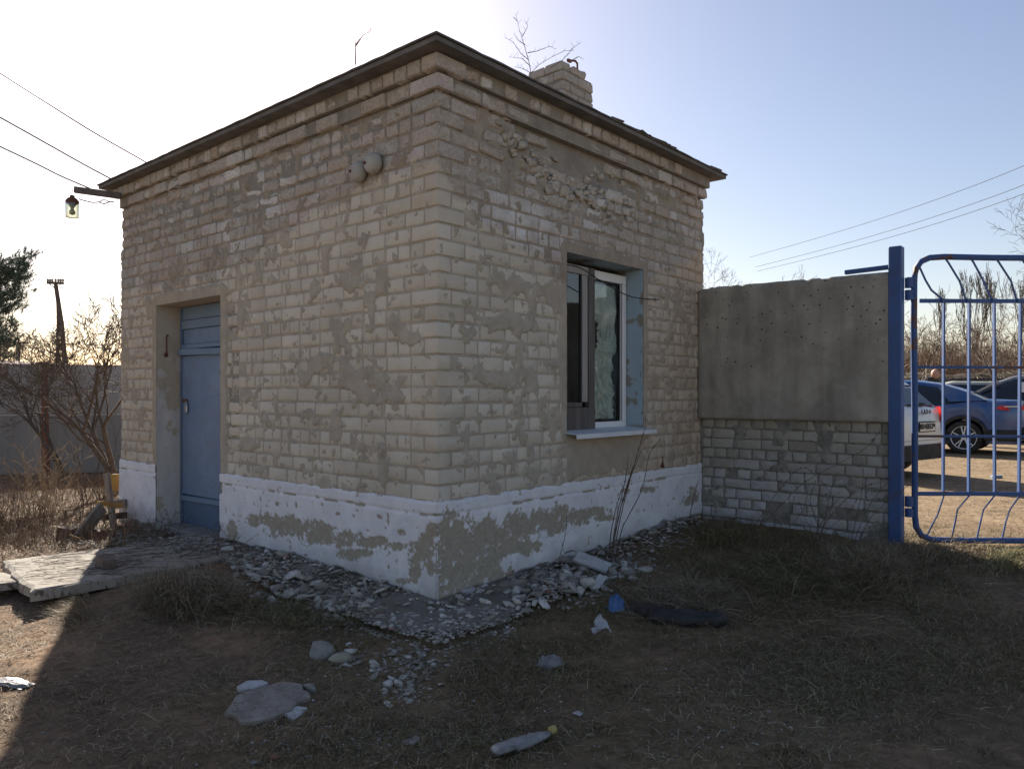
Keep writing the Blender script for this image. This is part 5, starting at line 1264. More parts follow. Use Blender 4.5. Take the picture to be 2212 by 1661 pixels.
# brown thicket band beyond the yard (uncountable stems)
def stems(name, P, H, mat, lab, w, lean=.25, kind='stuff'):
    n = len(P); d = RNG.normal(0, lean, (n, 3)); d[:, 2] = 1; d /= np.linalg.norm(d, axis=1)[:, None]; P1 = P+d*(H*.55)[:, None]; d2 = d+RNG.normal(0, lean*.7, (n, 3)); P2 = P1+d2*(H*.45)[:, None]
    return blades(name, P, P1, P2, w, mat, lab, kind)
n = 60000; x = RNG.uniform(8, 48, n); y = RNG.uniform(26, 38, n); k = (x/y > .42) & (x/y < 1.1); x, y = x[k], y[k]
stems('thicket', np.stack([x, y, gz(x, y)-.1], 1), RNG.uniform(1.9, 3.4, len(x))+.012*y, M_red, 'brown leafless thicket along the far side of the yard', .010, .22)
n = 9000; x = RNG.uniform(9, 45, n); y = RNG.uniform(22.5, 26, n); k = (x/y > .48) & (x/y < 1.0); x, y = x[k], y[k]
PB_ = np.stack([x, y, gz(x, y)+RNG.uniform(-.1, 1.9, len(x))*1.0], 1); L = RNG.uniform(.4, 1.3, len(x)); a = RNG.uniform(0, 6.28, len(x)); dd = np.stack([np.cos(a), np.sin(a), RNG.normal(.1, .3, len(x))], 1)
blades('brush_pile', PB_, PB_+dd*(L*.5)[:, None], PB_+dd*L[:, None]+RNG.normal(0, .12, (len(x), 3)), .012, M_straw2, 'tangled heap of cut branches behind the parked cars')
# earth bank behind brush
xs_ = np.linspace(6, 60, 120); ys_ = np.linspace(23.4, 28, 12); X, Y = np.meshgrid(xs_, ys_); Z = gz(X, Y)-.1+1.95*np.sin(np.pi*np.clip((Y-23.4)/4.6, 0, 1))**.6*(.85+.3*fbm(X, Y, 4, .8))
idx = np.arange(X.size).reshape(X.shape); F = np.stack([idx[:-1, :-1], idx[:-1, 1:], idx[1:, 1:], idx[1:, :-1]], -1).reshape(-1, 4)
o = link_mesh('earth_bank', np_mesh('earth_bank', np.stack([X, Y, Z], -1).reshape(-1, 3), F), grunge('dark earth', (.05, .036, .025), (.10, .075, .05), 5, .95, .8, 12)); tag(o, kind='structure')

# weeds at the left, in front of the concrete wall
n = 15000; x = RNG.uniform(-9.5, -3.3, n); y = RNG.uniform(5.4, 12, n); lx_ = (x-CX)*Rv.x+(y-CY)*Rv.y; ly_ = (x-CX)*Lv.x+(y-CY)*Lv.y
k = (np.abs(x/y) < .75) & ~((lx_ > -1.7) & (ly_ > 1.6) & (ly_ < 3.3)) & ~((lx_ > -.15) & (ly_ < LY+.2)) & (fbm(x, y, 3, .9, 3)+RNG.uniform(-.15, .15, n) > .42)
x, y = x[k], y[k]; stems('dead_weeds', np.stack([x, y, gz(x, y)-.01], 1), RNG.uniform(.08, .36, len(x)), M_red, 'knee-high dead reddish brown weeds filling the sunlit plot at the left', .0025, .45)
x, y = sample(60000, -10, -2.5, 5.2, 13, lambda x, y: .8*np.clip(6/y, .2, 1)+0*x); lyk = ((x-CX)*Rv.x+(y-CY)*Rv.y > -1.7) & ((x-CX)*Lv.x+(y-CY)*Lv.y < 3.1); x, y = x[~lyk], y[~lyk]
mat_blades('straw', x, y, .05, .18, .5, .003, M_straw, 'dry straw litter under the dead weeds at the left')
# tall pale feathery bush left
e = empty('dry_bush', gb(95, 8.6)); tag(e, 'pale dry feathery weed bush standing out against the left concrete wall', 'weed'); rs = random.Random(8); sg = []
for _ in range(26):
    d = Vector((rs.gauss(0, .35), rs.gauss(0, .35), 1)).normalized(); branch(sg, Vector((rs.uniform(-.15, .15), rs.uniform(-.15, .15), 0)), d, rs.uniform(.3, .55), .005, 2, rs, .5, .05, .6, (2, 3), 3, .2, .0018)
me = segs_mesh('stems', sg, 3); link_mesh('stems', me, grunge('pale dry stem', (.30, .21, .13), (.44, .33, .21), 9, .9, 0), e)
e = empty('dry_bush', gb(20, 8.0)); tag(e, 'thin sprawling dry bush at the left picture edge', 'weed'); sg = []
for _ in range(22):
    d = Vector((rs.gauss(.1, .55), rs.gauss(0, .35), .8)).normalized(); branch(sg, Vector((rs.uniform(-.2, .2), rs.uniform(-.15, .15), 0)), d, rs.uniform(.3, .5), .005, 2, rs, .5, .0, .6, (2, 3), 3, .2, .0018)
link_mesh('stems', segs_mesh('stems', sg, 3), M_barkl, e)
# thin shoots behind the corner of the gatehouse at the left
e = empty('shoots', gb(215, 9.4)); tag(e, 'thin upright leafless shoots beside the left corner of the gatehouse', 'shrub'); sg = []
for _ in range(14):
    d = Vector((rs.gauss(0, .25), rs.gauss(0, .2), 1)).normalized(); branch(sg, Vector((rs.uniform(-.25, .25), rs.uniform(-.1, .1), 0)), d, rs.uniform(.5, .9), .006, 1, rs, .35, .1, .6, (1, 2), 3, .1, .0025)
link_mesh('stems', segs_mesh('stems', sg, 3), M_bark, e)
# tall stalks before the window wall, and by the fence
def stalks(name, label, base_px, tips, r=.004, seed=1, knots=True, cat='weed', Zoff=0):
    g0 = G(*base_px); e = empty(name, g0); tag(e, label, cat); rs = random.Random(seed); sg = []
    for tp in tips:
        path = [Vector((rs.uniform(-.03, .03), rs.uniform(-.02, .02), 0))]
        for (x_, y_) in tp: path.append(Pt(x_, y_, g0.y+Zoff+rs.uniform(-.04, .04))-g0)
        path = spline(path, 5); n = len(path)
        for i in range(n-1):
            a, b = path[i]+Vector((rs.gauss(0, .002), 0, rs.gauss(0, .002))), path[i+1]; r0 = r*(1-.6*i/n); sg.append((a[:], b[:], r0, r0*.95))
            if knots and rs.random() < .55 and i > n*.35:
                d = (b-a).normalized()+Vector((rs.gauss(0, .6), rs.gauss(0, .5), .2)); sg.append((b[:], (b+d*rs.uniform(.02, .06))[:], r0*.5, r0*.2))
                if rs.random() < .5: sg.append(((b-Vector((0, 0, .006)))[:], (b+Vector((0, 0, .008)))[:], r0*2.0, r0*1.5))
    link_mesh('stems', segs_mesh('stems', sg, 4), M_bark, e); return e
stalks('tall_stalks', 'tall thin dark stalks standing before the window wall, reaching up to the sill', (1322, 1215), [[(1335, 1120), (1362, 1030), (1385, 975)], [(1340, 1120), (1368, 1010), (1392, 930), (1393, 900)], [(1345, 1140), (1385, 1060), (1402, 985), (1425, 950)],
  [(1332, 1120), (1350, 1040), (1357, 985)], [(1330, 1150), (1345, 1080), (1366, 1012)], [(1320, 1150), (1330, 1100), (1345, 1050)]], .0045, 3)
stalks('thin_stalk', 'single thin weed at the foot of the window wall left of the leaning slab', (1205, 1228), [[(1211, 1195), (1222, 1150), (1224, 1115)], [(1215, 1200), (1232, 1190), (1245, 1192)]], .003, 4)
stalks('dry_stalk', 'dark stem rising between gatehouse corner and fence', (1487, 1135), [[(1492, 1105), (1500, 1070), (1508, 1040)]], .005, 5)
rs_ = random.Random(5)
for k, (bx, by, tips, lab) in enumerate([
  (1600, 1165, [[(1640, 1120), (1690, 1050), (1740, 1010), (1800, 1070)], [(1660, 1120), (1740, 1040), (1860, 975), (1900, 930)]], 'long arching bramble stem crossing the fence bricks from lower left'),
  (1770, 1170, [[(1790, 1120), (1850, 1060), (1925, 1035)], [(1780, 1130), (1795, 1060), (1810, 1020)], [(1765, 1130), (1750, 1080), (1762, 1040)]], 'cluster of thin stems in front of the middle of the fence base'),
  (1840, 1180, [[(1880, 1120), (1915, 1085), (1960, 1050)], [(1850, 1120), (1862, 1060), (1865, 1010)], [(1860, 1130), (1900, 1060), (1975, 985)]], 'slanting thin stems before the fence next to the gate post'),
  (1700, 1172, [[(1705, 1130), (1712, 1090), (1722, 1050)], [(1690, 1140), (1670, 1110), (1640, 1100)], [(1705, 1140), (1735, 1100), (1745, 1060)]], 'short dry stems at the left part of the fence base'),
  (1760, 1178, [[(1768, 1110), (1770, 1065)], [(1775, 1130), (1800, 1090), (1815, 1075)], [(1750, 1140), (1735, 1110), (1725, 1080)], [(1780, 1150), (1830, 1110), (1850, 1080)]], 'dense tuft of dark stems low at the fence centre')]):
    stalks('bramble_stems', lab, (bx, by), tips, .0035, 20+k, Zoff=-.05)
e = empty('dark_weed', G(350, 1165)); tag(e, 'dark dried weed standing on the doorstep rubble before the door', 'weed'); sg = []; rs = random.Random(3)
for _ in range(14): branch(sg, Vector((rs.uniform(-.2, .2), rs.uniform(-.1, .1), 0)), Vector((rs.gauss(.2, .4), 0, 1)).normalized(), .16, .003, 2, rs, .6, 0, .7, (1, 2), 3, .2, .0015)
link_mesh('stems', segs_mesh('stems', sg, 3), M_bark, e)
e = empty('dark_weed', G(470, 1215)); tag(e, 'thin dark weed in front of the door jamb', 'weed'); sg = []
for _ in range(7): branch(sg, Vector((rs.uniform(-.15, .15), rs.uniform(-.1, .1), 0)), Vector((rs.gauss(0, .3), 0, 1)).normalized(), .16, .003, 2, rs, .6, 0, .7, (1, 2), 3, .2, .0015)
link_mesh('stems', segs_mesh('stems', sg, 3), M_bark, e)
# twigs on the doorstep slab
sg = []; rs = random.Random(15)
for _ in range(170):
    q = loc2w(rs.uniform(-1.6, -.1), rs.uniform(2.05, 3.0), .118); a = rs.gauss(.3, .5); l = rs.uniform(.05, .28); d = Vector((math.cos(a), math.sin(a)*.5, rs.uniform(0, .10)))*l; m = q+d*.5+Vector((0, rs.gauss(0, .012), rs.uniform(0, .01)))
    sg.append((q[:], m[:], .0025, .002)); sg.append((m[:], (q+d)[:], .002, .0012))
o = link_mesh('twigs', segs_mesh('twigs', sg, 3), M_bark); tag(o, 'fallen dark twigs strewn over the doorstep slab', kind='stuff')

# ------------------------------------------------------------ pine at the left edge
e = empty('pine_tree', gb(-90, 14)); tag(e, 'green pine whose bough tips reach in at the left edge', 'tree'); rs = random.Random(6)
MB().tube([(0, 0, -.1), (.05, 0, 3), (.1, 0, 6)], [.16, .12, .05], 8).build('trunk', M_bark, e)
P0s = []; P2s = []; sg = []
boughs = [((-90, 690), (62, 552), 26), ((-90, 640), (50, 600), 26), ((-90, 720), (38, 655), 30), ((-90, 780), (30, 700), 30), ((-60, 760), (36, 735), 26), ((-90, 640), (15, 570), 20), ((-100, 700), (5, 640), 30), ((-100, 690), (40, 625), 24), ((-90, 610), (52, 578), 20), ((-100, 760), (20, 770), 20)]
for (a, b, n_) in boughs:
    A = Pt(*a, 14)-e.location; Bq = Pt(*b, 14+rs.uniform(-.5, .5))-e.location; sg.append((A[:], Bq[:], .025, .006))
    for k in range(n_*5):
        t_ = rs.random()**.6; c_ = A.lerp(Bq, t_)+Vector((rs.gauss(0, .06), rs.gauss(0, .12), rs.gauss(0, .06))); ax = ((Bq-A).normalized()+Vector((rs.gauss(0, .5), rs.gauss(0, .5), rs.gauss(.35, .4)))).normalized(); tl = rs.uniform(.08, .17)
        sg.append((c_[:], (c_+ax*tl)[:], .004, .002))
        for _ in range(44):
            q = c_+ax*tl*rs.random(); d = (ax*.5+Vector((rs.gauss(0, .6), rs.gauss(0, .6), rs.gauss(0, .6)))).normalized()*rs.uniform(.05, .09); P0s.append(q[:]); P2s.append((q+d)[:])
P0s = np.array(P0s); P2s = np.array(P2s)
blades('needles', P0s, (P0s+P2s)/2, P2s, .0034, grass_mat('pine needles', [(0, (.06, .09, .065)), (.6, (.12, .16, .12)), (1, (.22, .27, .20))]), None, None, parent=e)
link_mesh('boughs', segs_mesh('boughs', sg, 4), M_bark, e)
# ------------------------------------------------------------ left background: wall of concrete panels, shed roof, poles, wires
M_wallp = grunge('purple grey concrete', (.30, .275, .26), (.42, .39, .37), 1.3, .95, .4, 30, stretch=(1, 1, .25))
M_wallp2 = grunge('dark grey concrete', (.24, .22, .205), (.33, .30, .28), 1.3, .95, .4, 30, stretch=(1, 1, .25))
WF = empty('panel_wall', (0, 0, 0)); tag(WF, 'long grey wall of stacked concrete panels between posts at the left', 'wall')
def wp(px, Y, z): return Vector(((px-1106)/1642*Y, Y, z))
zt0 = lambda py, Y: EYE+(850-py)/1642*Y
posts = [(-260, 13.2), (98, 13.8), (430, 14.6), (760, 15.4)]
for i in range(3):
    (xa, ya), (xb, yb) = posts[i], posts[i+1]
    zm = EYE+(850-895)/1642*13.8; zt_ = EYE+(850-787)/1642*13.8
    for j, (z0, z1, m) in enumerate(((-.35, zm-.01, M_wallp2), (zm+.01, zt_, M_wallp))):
        a = wp(xa, ya, (z0+z1)/2); b = wp(xb, yb, (z0+z1)/2)
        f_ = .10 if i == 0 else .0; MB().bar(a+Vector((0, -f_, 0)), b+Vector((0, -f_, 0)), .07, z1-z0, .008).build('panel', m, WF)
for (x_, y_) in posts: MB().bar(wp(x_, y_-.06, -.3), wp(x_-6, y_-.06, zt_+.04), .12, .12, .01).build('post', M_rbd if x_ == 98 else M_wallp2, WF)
SH = empty('shed', tuple(wp(-40, 22, 0))); tag(SH, 'low shed with a long dark red roof behind the panel wall', 'shed')
a = wp(-350, 22, 0)-SH.location; b = wp(250, 24, 0)-SH.location
M_rroof = grunge('red roof sheet', (.16, .06, .04), (.22, .09, .065), 3, .8, .2)
z1 = zt0(766, 22)
MB().poly([(a.x, a.y, 1.7), (b.x, b.y, zt0(800, 24)-.55), (b.x, b.y+2.6, zt0(800, 24)+.05), (a.x, a.y+2.4, z1+.1)], (0, 0, .05)).build('roof', M_rroof, SH)
MB().poly([(a.x, a.y+.2, -.3), (b.x, b.y+.2, -.3), (b.x, b.y+.2, zt0(800, 24)-.56), (a.x, a.y+.2, 1.68)], (0, .2, 0)).build('wall', M_wallp2, SH)
M_pole = grunge('old pole wood', (.085, .07, .06), (.14, .115, .095), 9, .9, .3)
UP = empty('utility_pole', tuple(gb(146, 33))); tag(UP, 'braced wooden utility pole with a crossarm of insulators behind the left bush', 'pole')
u0 = UP.location
MB().tube([wp(152, 33, 0)-u0, Pt(133, 700, 33)-u0, Pt(120, 612, 33)-u0], [.12, .10, .08], 8).build('pole', M_pole, UP)
MB().tube([wp(122, 33.2, 0)-u0, Pt(126, 690, 33)-u0, Pt(124, 640, 33)-u0], [.08, .07, .06], 8).build('brace', M_pole, UP)
MB().bar(Pt(102, 611, 32.85)-u0, Pt(137, 612, 32.85)-u0, .10, .10).build('crossarm', M_pole, UP)
MB().tube([Pt(106, 613, 32.9)-u0, Pt(118, 622, 32.9)-u0], .02, 4).tube([Pt(133, 613, 32.9)-u0, Pt(122, 622, 32.9)-u0], .02, 4).build('stay', M_pole, UP)
for x_ in (103, 108, 113, 120, 126, 131, 136): MB().lathe([(.02, 0), (.045, .04), (.05, .10), (.02, .15)], n=8).build('insulator', M_dome, UP, loc=Pt(x_, 609.5, 32.85)-u0)
UP2 = empty('utility_pole', tuple(gb(40, 48))); tag(UP2, 'small distant utility pole just right of the pine', 'pole'); u0 = UP2.location
MB().tube([(0, 0, -.2), Pt(39, 744, 48)-u0], .13, 8).build('pole', M_pole, UP2); MB().bar(Pt(36, 746, 47.8)-u0, Pt(53, 747, 47.8)-u0, .1, .1).build('crossarm', M_pole, UP2)
def wire(name, label, pts, r, group):
    o = MB().tube(spline(pts, 6), r, 4).build(name, M_cable); tag(o, label, 'wire', group); return o
g1 = 'wires running in from the left'
wire('power_wire', 'uppermost overhead wire at the left, meeting the roof line', [Pt(-60, 118, 7.0), Pt(0, 158, 7.3), Pt(100, 222, 8), Pt(200, 285, 8.6), Pt(310, 348, 9.2), Pt(330, 362, 9.3)], .008, g1)
wire('power_wire', 'middle overhead wire at the left, ending at the roof corner', [Pt(-60, 222, 7.0), Pt(0, 254, 7.3), Pt(100, 310, 7.8), Pt(180, 355, 8.1), Pt(238, 386, 8.3)], .008, g1)
wire('power_wire', 'lowest overhead wire at the left, ending at the lamp beam', [Pt(-60, 290, 6.8), Pt(0, 317, 7.0), Pt(80, 355, 7.3), Pt(130, 380, 7.5), Pt(195, 408, 7.65)], .007, g1)
g2 = 'wires crossing the sky at the right'
for py0, py1, px1, lab in ((357, 556, 1620, 'highest of the three sagging wires in the sky at the right'), (400, 577, 1632, 'middle of the three sagging wires in the sky at the right'), (420, 586, 1636, 'lowest of the three sagging wires in the sky at the right')):
    P = []
    for k in range(9):
        s = k/8; px = 2260+(px1-2260)*s; py = py0-20+(py1-py0+20)*(s**.93)+8*math.sin(math.pi*s); P.append(Pt(px, py, 26+26*s))
    wire('power_wire', lab, P, .012, g2)
g3 = 'thin wires beyond the pole at the left'
wire('power_wire', 'faint wire running left from the pole crossarm', [Pt(-60, 690, 36), Pt(40, 648, 35), Pt(104, 612, 33)], .012, g3)
wire('power_wire', 'faint wire from the distant pole towards the gatehouse', [Pt(38, 741, 48), Pt(160, 745, 44), Pt(290, 742, 40)], .014, g3)

# wood debris pile at the left end of the gatehouse
M_old = grunge('old grey board', (.20, .16, .13), (.31, .26, .21), 9, .9, .4, stretch=(3, 3, .4)); M_yel = grunge('yellow varnished board', (.42, .22, .06), (.55, .32, .10), 5, .6, .2); M_dk = grunge('dark old wood', (.09, .065, .05), (.15, .11, .085), 9, .9, .4)
def plank(label, p0, p1, w_, th, mat, Y0, Y1=None, name='plank', roll=0, cat='plank'):
    a = Pt(*p0, Y0); b = Pt(*p1, Y1 or Y0); e_ = (a+b)/2; d = b-a; o = MB().box((0, 0, 0), (d.length, w_, th), bev=.003).build(name, mat); o.location = e_
    o.rotation_euler = (d.to_track_quat('X', 'Z').to_matrix() @ Matrix.Rotation(roll, 3, 'X')).to_euler(); tag(o, label, cat); return o
plank('upright narrow board leaning by the left corner of the gatehouse', (230, 1022), (246, 1140), .03, .075, M_old, 7.55, 7.5, roll=0)
q0 = Pt(233, 1026, 7.72)
plank('yellow varnished board end behind the upright narrow board', (236, 1042), (285, 1040), .02, .17, M_yel, 7.9, 8.1)
plank('thick grey board sloping down to the left in the wood pile', (222, 1095), (168, 1165), .03, .13, M_old, 7.3, 7.0)
plank('pale split board lying level on the sloping grey board', (212, 1086), (262, 1092), .06, .04, M_yel, 7.4, 7.6)
plank('dark board low in the wood pile, pointing at the doorstep', (196, 1140), (250, 1165), .08, .03, M_dk, 7.2, 7.2)
plank('dark red board at the bottom of the wood pile', (190, 1160), (232, 1160), .03, .10, M_rbd, 7.05, 7.1)
plank('short square brown block left of the wood pile', (128, 1153), (158, 1158), .10, .14, M_dk, 7.0, 7.0, 'wood_block', cat='block')
plank('thin bright lath at the foot of the wood pile', (150, 1155), (185, 1168), .02, .012, M_yel, 6.9, 6.9)
plank('short pale board at the back of the wood pile near the wall', (238, 1090), (275, 1086), .09, .08, M_old, 7.8, 7.8)
plank('dark level board in the middle of the wood pile', (222, 1118), (272, 1112), .05, .06, M_dk, 7.6, 7.8)
o = MB().tube(spline([Pt(*q, 7.1) for q in ((202, 1135), (212, 1120), (228, 1112), (250, 1104))], 4), .006, 5).build('stick', M_straw2); tag(o, 'pale bent stick lying over the wood pile', 'stick')

# ------------------------------------------------------------ cars
def car_paint(name, c, rough=.3, metal=.0):
    t = NT(name); p = t.pos(mode='objcoord'); n_ = t.noise(p, 2.5, 4, .6); d = t.ramp(n_, [(.4, 0.0), (.8, .35)])
    t.base(t.mix(d, c, (.30, .27, .23))); t.b.inputs["Coat Weight"].default_value = .6; t.b.inputs["Coat Roughness"].default_value = .12; return t.fin(rough, .4, metal)
M_cw = car_paint('white car paint', (.66, .66, .66)); M_cb = car_paint('deep blue car paint', (.016, .070, .22), .3, .1); M_cs = car_paint('silver grey car paint', (.20, .205, .21), .3, .5); M_cc = car_paint('pale beige car paint', (.45, .44, .38))
M_clad = grunge('dusty black cladding', (.022, .022, .022), (.05, .046, .042), 6, .7, .1); M_tyre = grunge('dusty tyre', (.018, .018, .018), (.045, .04, .036), 9, .9, .2)
M_cg = NT('dark car glass'); M_cg.base((.012, .016, .022)); M_cg = M_cg.fin(.06, .7)
M_lr = NT('red lens'); M_lr.base((.55, .02, .02)); M_lr = M_lr.fin(.2, .6); M_lw = NT('clear lens'); M_lw.base((.7, .66, .64)); M_lw = M_lw.fin(.2, .6)
M_alloy = grunge('polished alloy', (.62, .62, .63), (.74, .74, .75), 9, .35, 0, spec=.5); M_dkm = grunge('black alloy', (.02, .02, .02), (.03, .03, .03), 9, .5, 0)
def interp(P, x): xs = [p[0] for p in P]; return float(np.interp(x, xs, [p[1] for p in P]))
def make_car(name, label, loc, rz, paint, L, Wd, body_top, roof, belt, wheels, wr, wheel_style, clear=.20, rear_full=None, group=None, cat='car', round_front=.45, round_rear=.30, wb_clad=True):
    """x forward from the rear bumper (0) to the nose (L); y left. body_top: [(x,z)] shoulder line incl. bonnet/boot; roof: [(x,z)] glasshouse outline"""
    e = empty(name, loc, rz); tag(e, label, cat, group)
    def half(x):   # half width in plan
        r_ = 1-max(0, 1-x/round_rear)**2.2*.22 if x < round_rear else 1; f_ = 1-max(0, 1-(L-x)/round_front)**2.2*.30 if L-x < round_front else 1; return Wd/2*r_*f_
    xs = sorted(set([0, .015, .04, .08, .14, .22, .32, .45, .6]+[round(v, 3) for v in np.arange(.7, L-.55, .07)]+[L-.5, L-.35, L-.22, L-.12, L-.06, L-.02, L]+[w-wr*1.17 for w in wheels]+[w+wr*1.17 for w in wheels]))
    prof = [(0, 1.0), (.16, .99), (.45, 1.0), (.68, .995), (.86, .965), (1.0, .90)]
    bm = bmesh.new(); rings = []
    for x in xs:
        zt_ = interp(body_top, x); zb_ = clear+(.10*max(0, 1-x/.35)**1.5)+(.06*max(0, 1-(L-x)/.4)); 
        for w in wheels:
            dxw = abs(x-w)
            if dxw < wr*1.17: zb_ = max(zb_, wr+math.sqrt(max(0, (wr*1.17)**2-dxw**2)))
        hw = half(x); ring = []
        for s in (-1, 1):
            row = []
            for (t_, k) in prof: row.append(bm.verts.new((x, s*hw*k*(1-.05*(1-t_)**2), zb_+(zt_-zb_)*t_)))
            ring.append(row)
        ring = ring[0]+[bm.verts.new((x, -hw*.45, zt_+.015)), bm.verts.new((x, 0, zt_+.022)), bm.verts.new((x, hw*.45, zt_+.015))]+ring[1][::-1]; rings.append(ring)
    for i in range(len(rings)-1):
        A, C = rings[i], rings[i+1]
        for k in range(len(A)-1): bm.faces.new((A[k], A[k+1], C[k+1], C[k]))
    bm.faces.new(rings[0]); bm.faces.new(rings[-1][::-1])
    bmesh.ops.recalc_face_normals(bm, faces=bm.faces); me = bpy.data.meshes.new('body'); bm.to_mesh(me); bm.free(); smooth(me); link_mesh('body', me, paint, e)
    # glasshouse: roof outline, lofted with tumblehome
    def loft(nm, outline, mat, grow, z_in=.0, kw=.74):
        bm = bmesh.new(); xs2 = [p[0] for p in outline]; rr = []
        n_ = 26; X_ = np.linspace(xs2[0], xs2[-1], n_)
        for x in X_:
            zt_ = interp(outline, x)+grow; zb_ = min(interp(body_top, x)-.02, zt_-.001); hb = half(x)*.93+grow; h_ = max(.001, zt_-zb_); ht = hb-(hb*(1-kw))*min(1, h_/.5)
            rr.append([bm.verts.new(q) for q in ((x, -hb, zb_), (x, -ht, zt_-.035*min(1, h_/.1)), (x, -ht*.85, zt_-.004), (x, 0, zt_+.012), (x, ht*.85, zt_-.004), (x, ht, zt_-.035*min(1, h_/.1)), (x, hb, zb_))])
        for i in range(len(rr)-1):
            for k in range(6): bm.faces.new((rr[i][k], rr[i][k+1], rr[i+1][k+1], rr[i+1][k]))
        bmesh.ops.recalc_face_normals(bm, faces=bm.faces); me = bpy.data.meshes.new(nm); bm.to_mesh(me); bm.free(); smooth(me); return link_mesh(nm, me, mat, e)
    loft('glasshouse', roof, M_cg, 0)
    # roof skin: painted strip over the upper part
    bm = bmesh.new(); rr = []; X_ = np.linspace(belt[0], belt[1], 22)
    for x in X_:
        zt_ = interp(roof, x)+.006; hb = half(x)*.93; h_ = max(.001, zt_-interp(body_top, x)); ht = (hb-(hb*.26)*min(1, h_/.5))+.006; d_ = .055
        rr.append([bm.verts.new(q) for q in ((x, -ht-.012, zt_-.085), (x, -ht, zt_-.035), (x, -ht*.85, zt_-.002), (x, 0, zt_+.014), (x, ht*.85, zt_-.002), (x, ht, zt_-.035), (x, ht+.012, zt_-.085))])
    for i in range(len(rr)-1):
        for k in range(6): bm.faces.new((rr[i][k], rr[i][k+1], rr[i+1][k+1], rr[i+1][k]))
    bmesh.ops.recalc_face_normals(bm, faces=bm.faces); me = bpy.data.meshes.new('roof'); bm.to_mesh(me); bm.free(); smooth(me); link_mesh('roof', me, paint, e)
    # cladding: sills and arches
    if wb_clad:
        for s in (1, -1):
            MB().box((L/2, s*(Wd/2-.012), clear+.03), (wheels[1]-wheels[0]-wr*2.2, .05, .12), bev=.01).build('sill', M_clad, e)
            for w in wheels:
                c = MB(); n_ = 16; o1 = [(w+math.cos(a)*wr*1.17, wr+math.sin(a)*wr*1.17) for a in np.linspace(-.25, math.pi+.25, n_)]; o2 = [(w+math.cos(a)*wr*1.34, wr+math.sin(a)*wr*1.34) for a in np.linspace(-.25, math.pi+.25, n_)]
                for i in range(n_-1):
                    vs = [c.bm.verts.new((q[0], s*(half(min(max(q[0], 0), L))+.008), q[1])) for q in (o1[i], o1[i+1], o2[i+1], o2[i])]; c.bm.faces.new(vs)
                    v2 = [c.bm.verts.new((q[0], s*(half(min(max(q[0], 0), L))-.25), q[1])) for q in (o1[i+1], o1[i])]; c.bm.faces.new((vs[0], vs[1], v2[0], v2[1]))
                bmesh.ops.remove_doubles(c.bm, verts=c.bm.verts, dist=.0005); c.build('wheel_arch', M_clad, e)
    MB().box((L/2, 0, clear+.14), (L-.5, Wd-.5, .22)).build('underbody', M_clad, e)
    for w in wheels:
        for s in (1, -1):
            we = empty('wheel', (w, s*(Wd/2-.11), wr)); we.parent = e
            MB().lathe([(wr*.70, -.10), (wr*.92, -.105), (wr, -.075), (wr, .075), (wr*.92, .105), (wr*.70, .10)], axis='Y', n=36, cap=False).build('tyre', M_tyre, we, True)
            c = MB(); c.lathe([(wr*.72, s*.085), (wr*.70, s*.098), (wr*.665, s*.09), (wr*.66, s*.02)], axis='Y', n=36, cap=False)
            for k in range(5 if wheel_style else 6):
                a = k*2*math.pi/(5 if wheel_style else 6)+.3
                for da in ((-.13, .13) if wheel_style else (0,)):
                    ca, sa = math.cos(a+da*.6), math.sin(a+da*.6); cb_, sb_ = math.cos(a+da*1.35), math.sin(a+da*1.35)
                    c.bar((ca*wr*.12, s*.075, sa*wr*.12), (cb_*wr*.69, s*.088, sb_*wr*.69), wr*.085 if wheel_style else wr*.2, .02)
            c.lathe([(wr*.15, s*.06), (wr*.14, s*.09), (.01, s*.095)], axis='Y', n=12); c.build('rim', M_alloy, we)
            MB().lathe([(wr*.69, s*.03), (wr*.3, s*.035), (.02, s*.03)], axis='Y', n=24).build('brake_disc', M_dkm, we)
    return e, half
def cpart(e, name, mat, pts, off=None): return MB().poly(pts, off).build(name, mat, e)
ang1 = None
# white hatchback: tail towards us, its left side towards the camera
ang = math.atan2(Lv.y, Lv.x)
def car_at(px, Y, corner, Wd, rz):   # place a car so that its local point `corner` falls at pixel column px, distance Y
    w_ = Vector(((px-1106)/1642*Y, Y, 0)); c = Matrix.Rotation(rz, 3, 'Z') @ Vector((corner[0], corner[1], 0)); q = w_-c; q.z = gzs(w_.x, w_.y); return q
wd = 1.76; ang1 = ang-R_(13)
e, half = make_car('parked_car', 'white hatchback seen from its tail behind the gate post, with number plate', car_at(2028, 11.9, (.1, -wd/2*.9), wd, ang1), ang1, M_cw, 4.16, wd,
   [(0, .62), (.03, .98), (.10, 1.06), (.6, 1.07), (3.0, 1.02), (3.3, .98), (4.0, .78), (4.16, .60)], [(.12, 1.07), (.42, 1.36), (.62, 1.53), (1.2, 1.60), (2.2, 1.60), (2.75, 1.48), (3.45, .98)], (.45, 2.75), (.80, 3.38), .335, 0, .21, round_rear=.5)
def rear_skin(z, y, out=.008):   # a point on the rounded tail, y in -1..1
    yy = abs(y)*wd/2*.86; h0 = wd/2*.78; k = yy/(wd/2*.985)
    xx = 0 if k <= .78 else .5*(1-max(0, (1-k)/.22)**(1/2.2))
    return Vector((xx*.9-out+(.05*max(0, (z-.95))/.2 if z > .95 else 0), math.copysign(yy, y), z))
def rear_patch(e, name, mat, y0, y1, z0, z1, out=.008, n=8, sh=0):
    c = MB(); vs = [[c.bm.verts.new(rear_skin(z0+(z1-z0)*j+(sh*(i/n)), y0+(y1-y0)*i/n, out)) for j in (0, 1)] for i in range(n+1)]
    for i in range(n): c.bm.faces.new((vs[i][0], vs[i+1][0], vs[i+1][1], vs[i][1]))
    return c.build(name, mat, e)
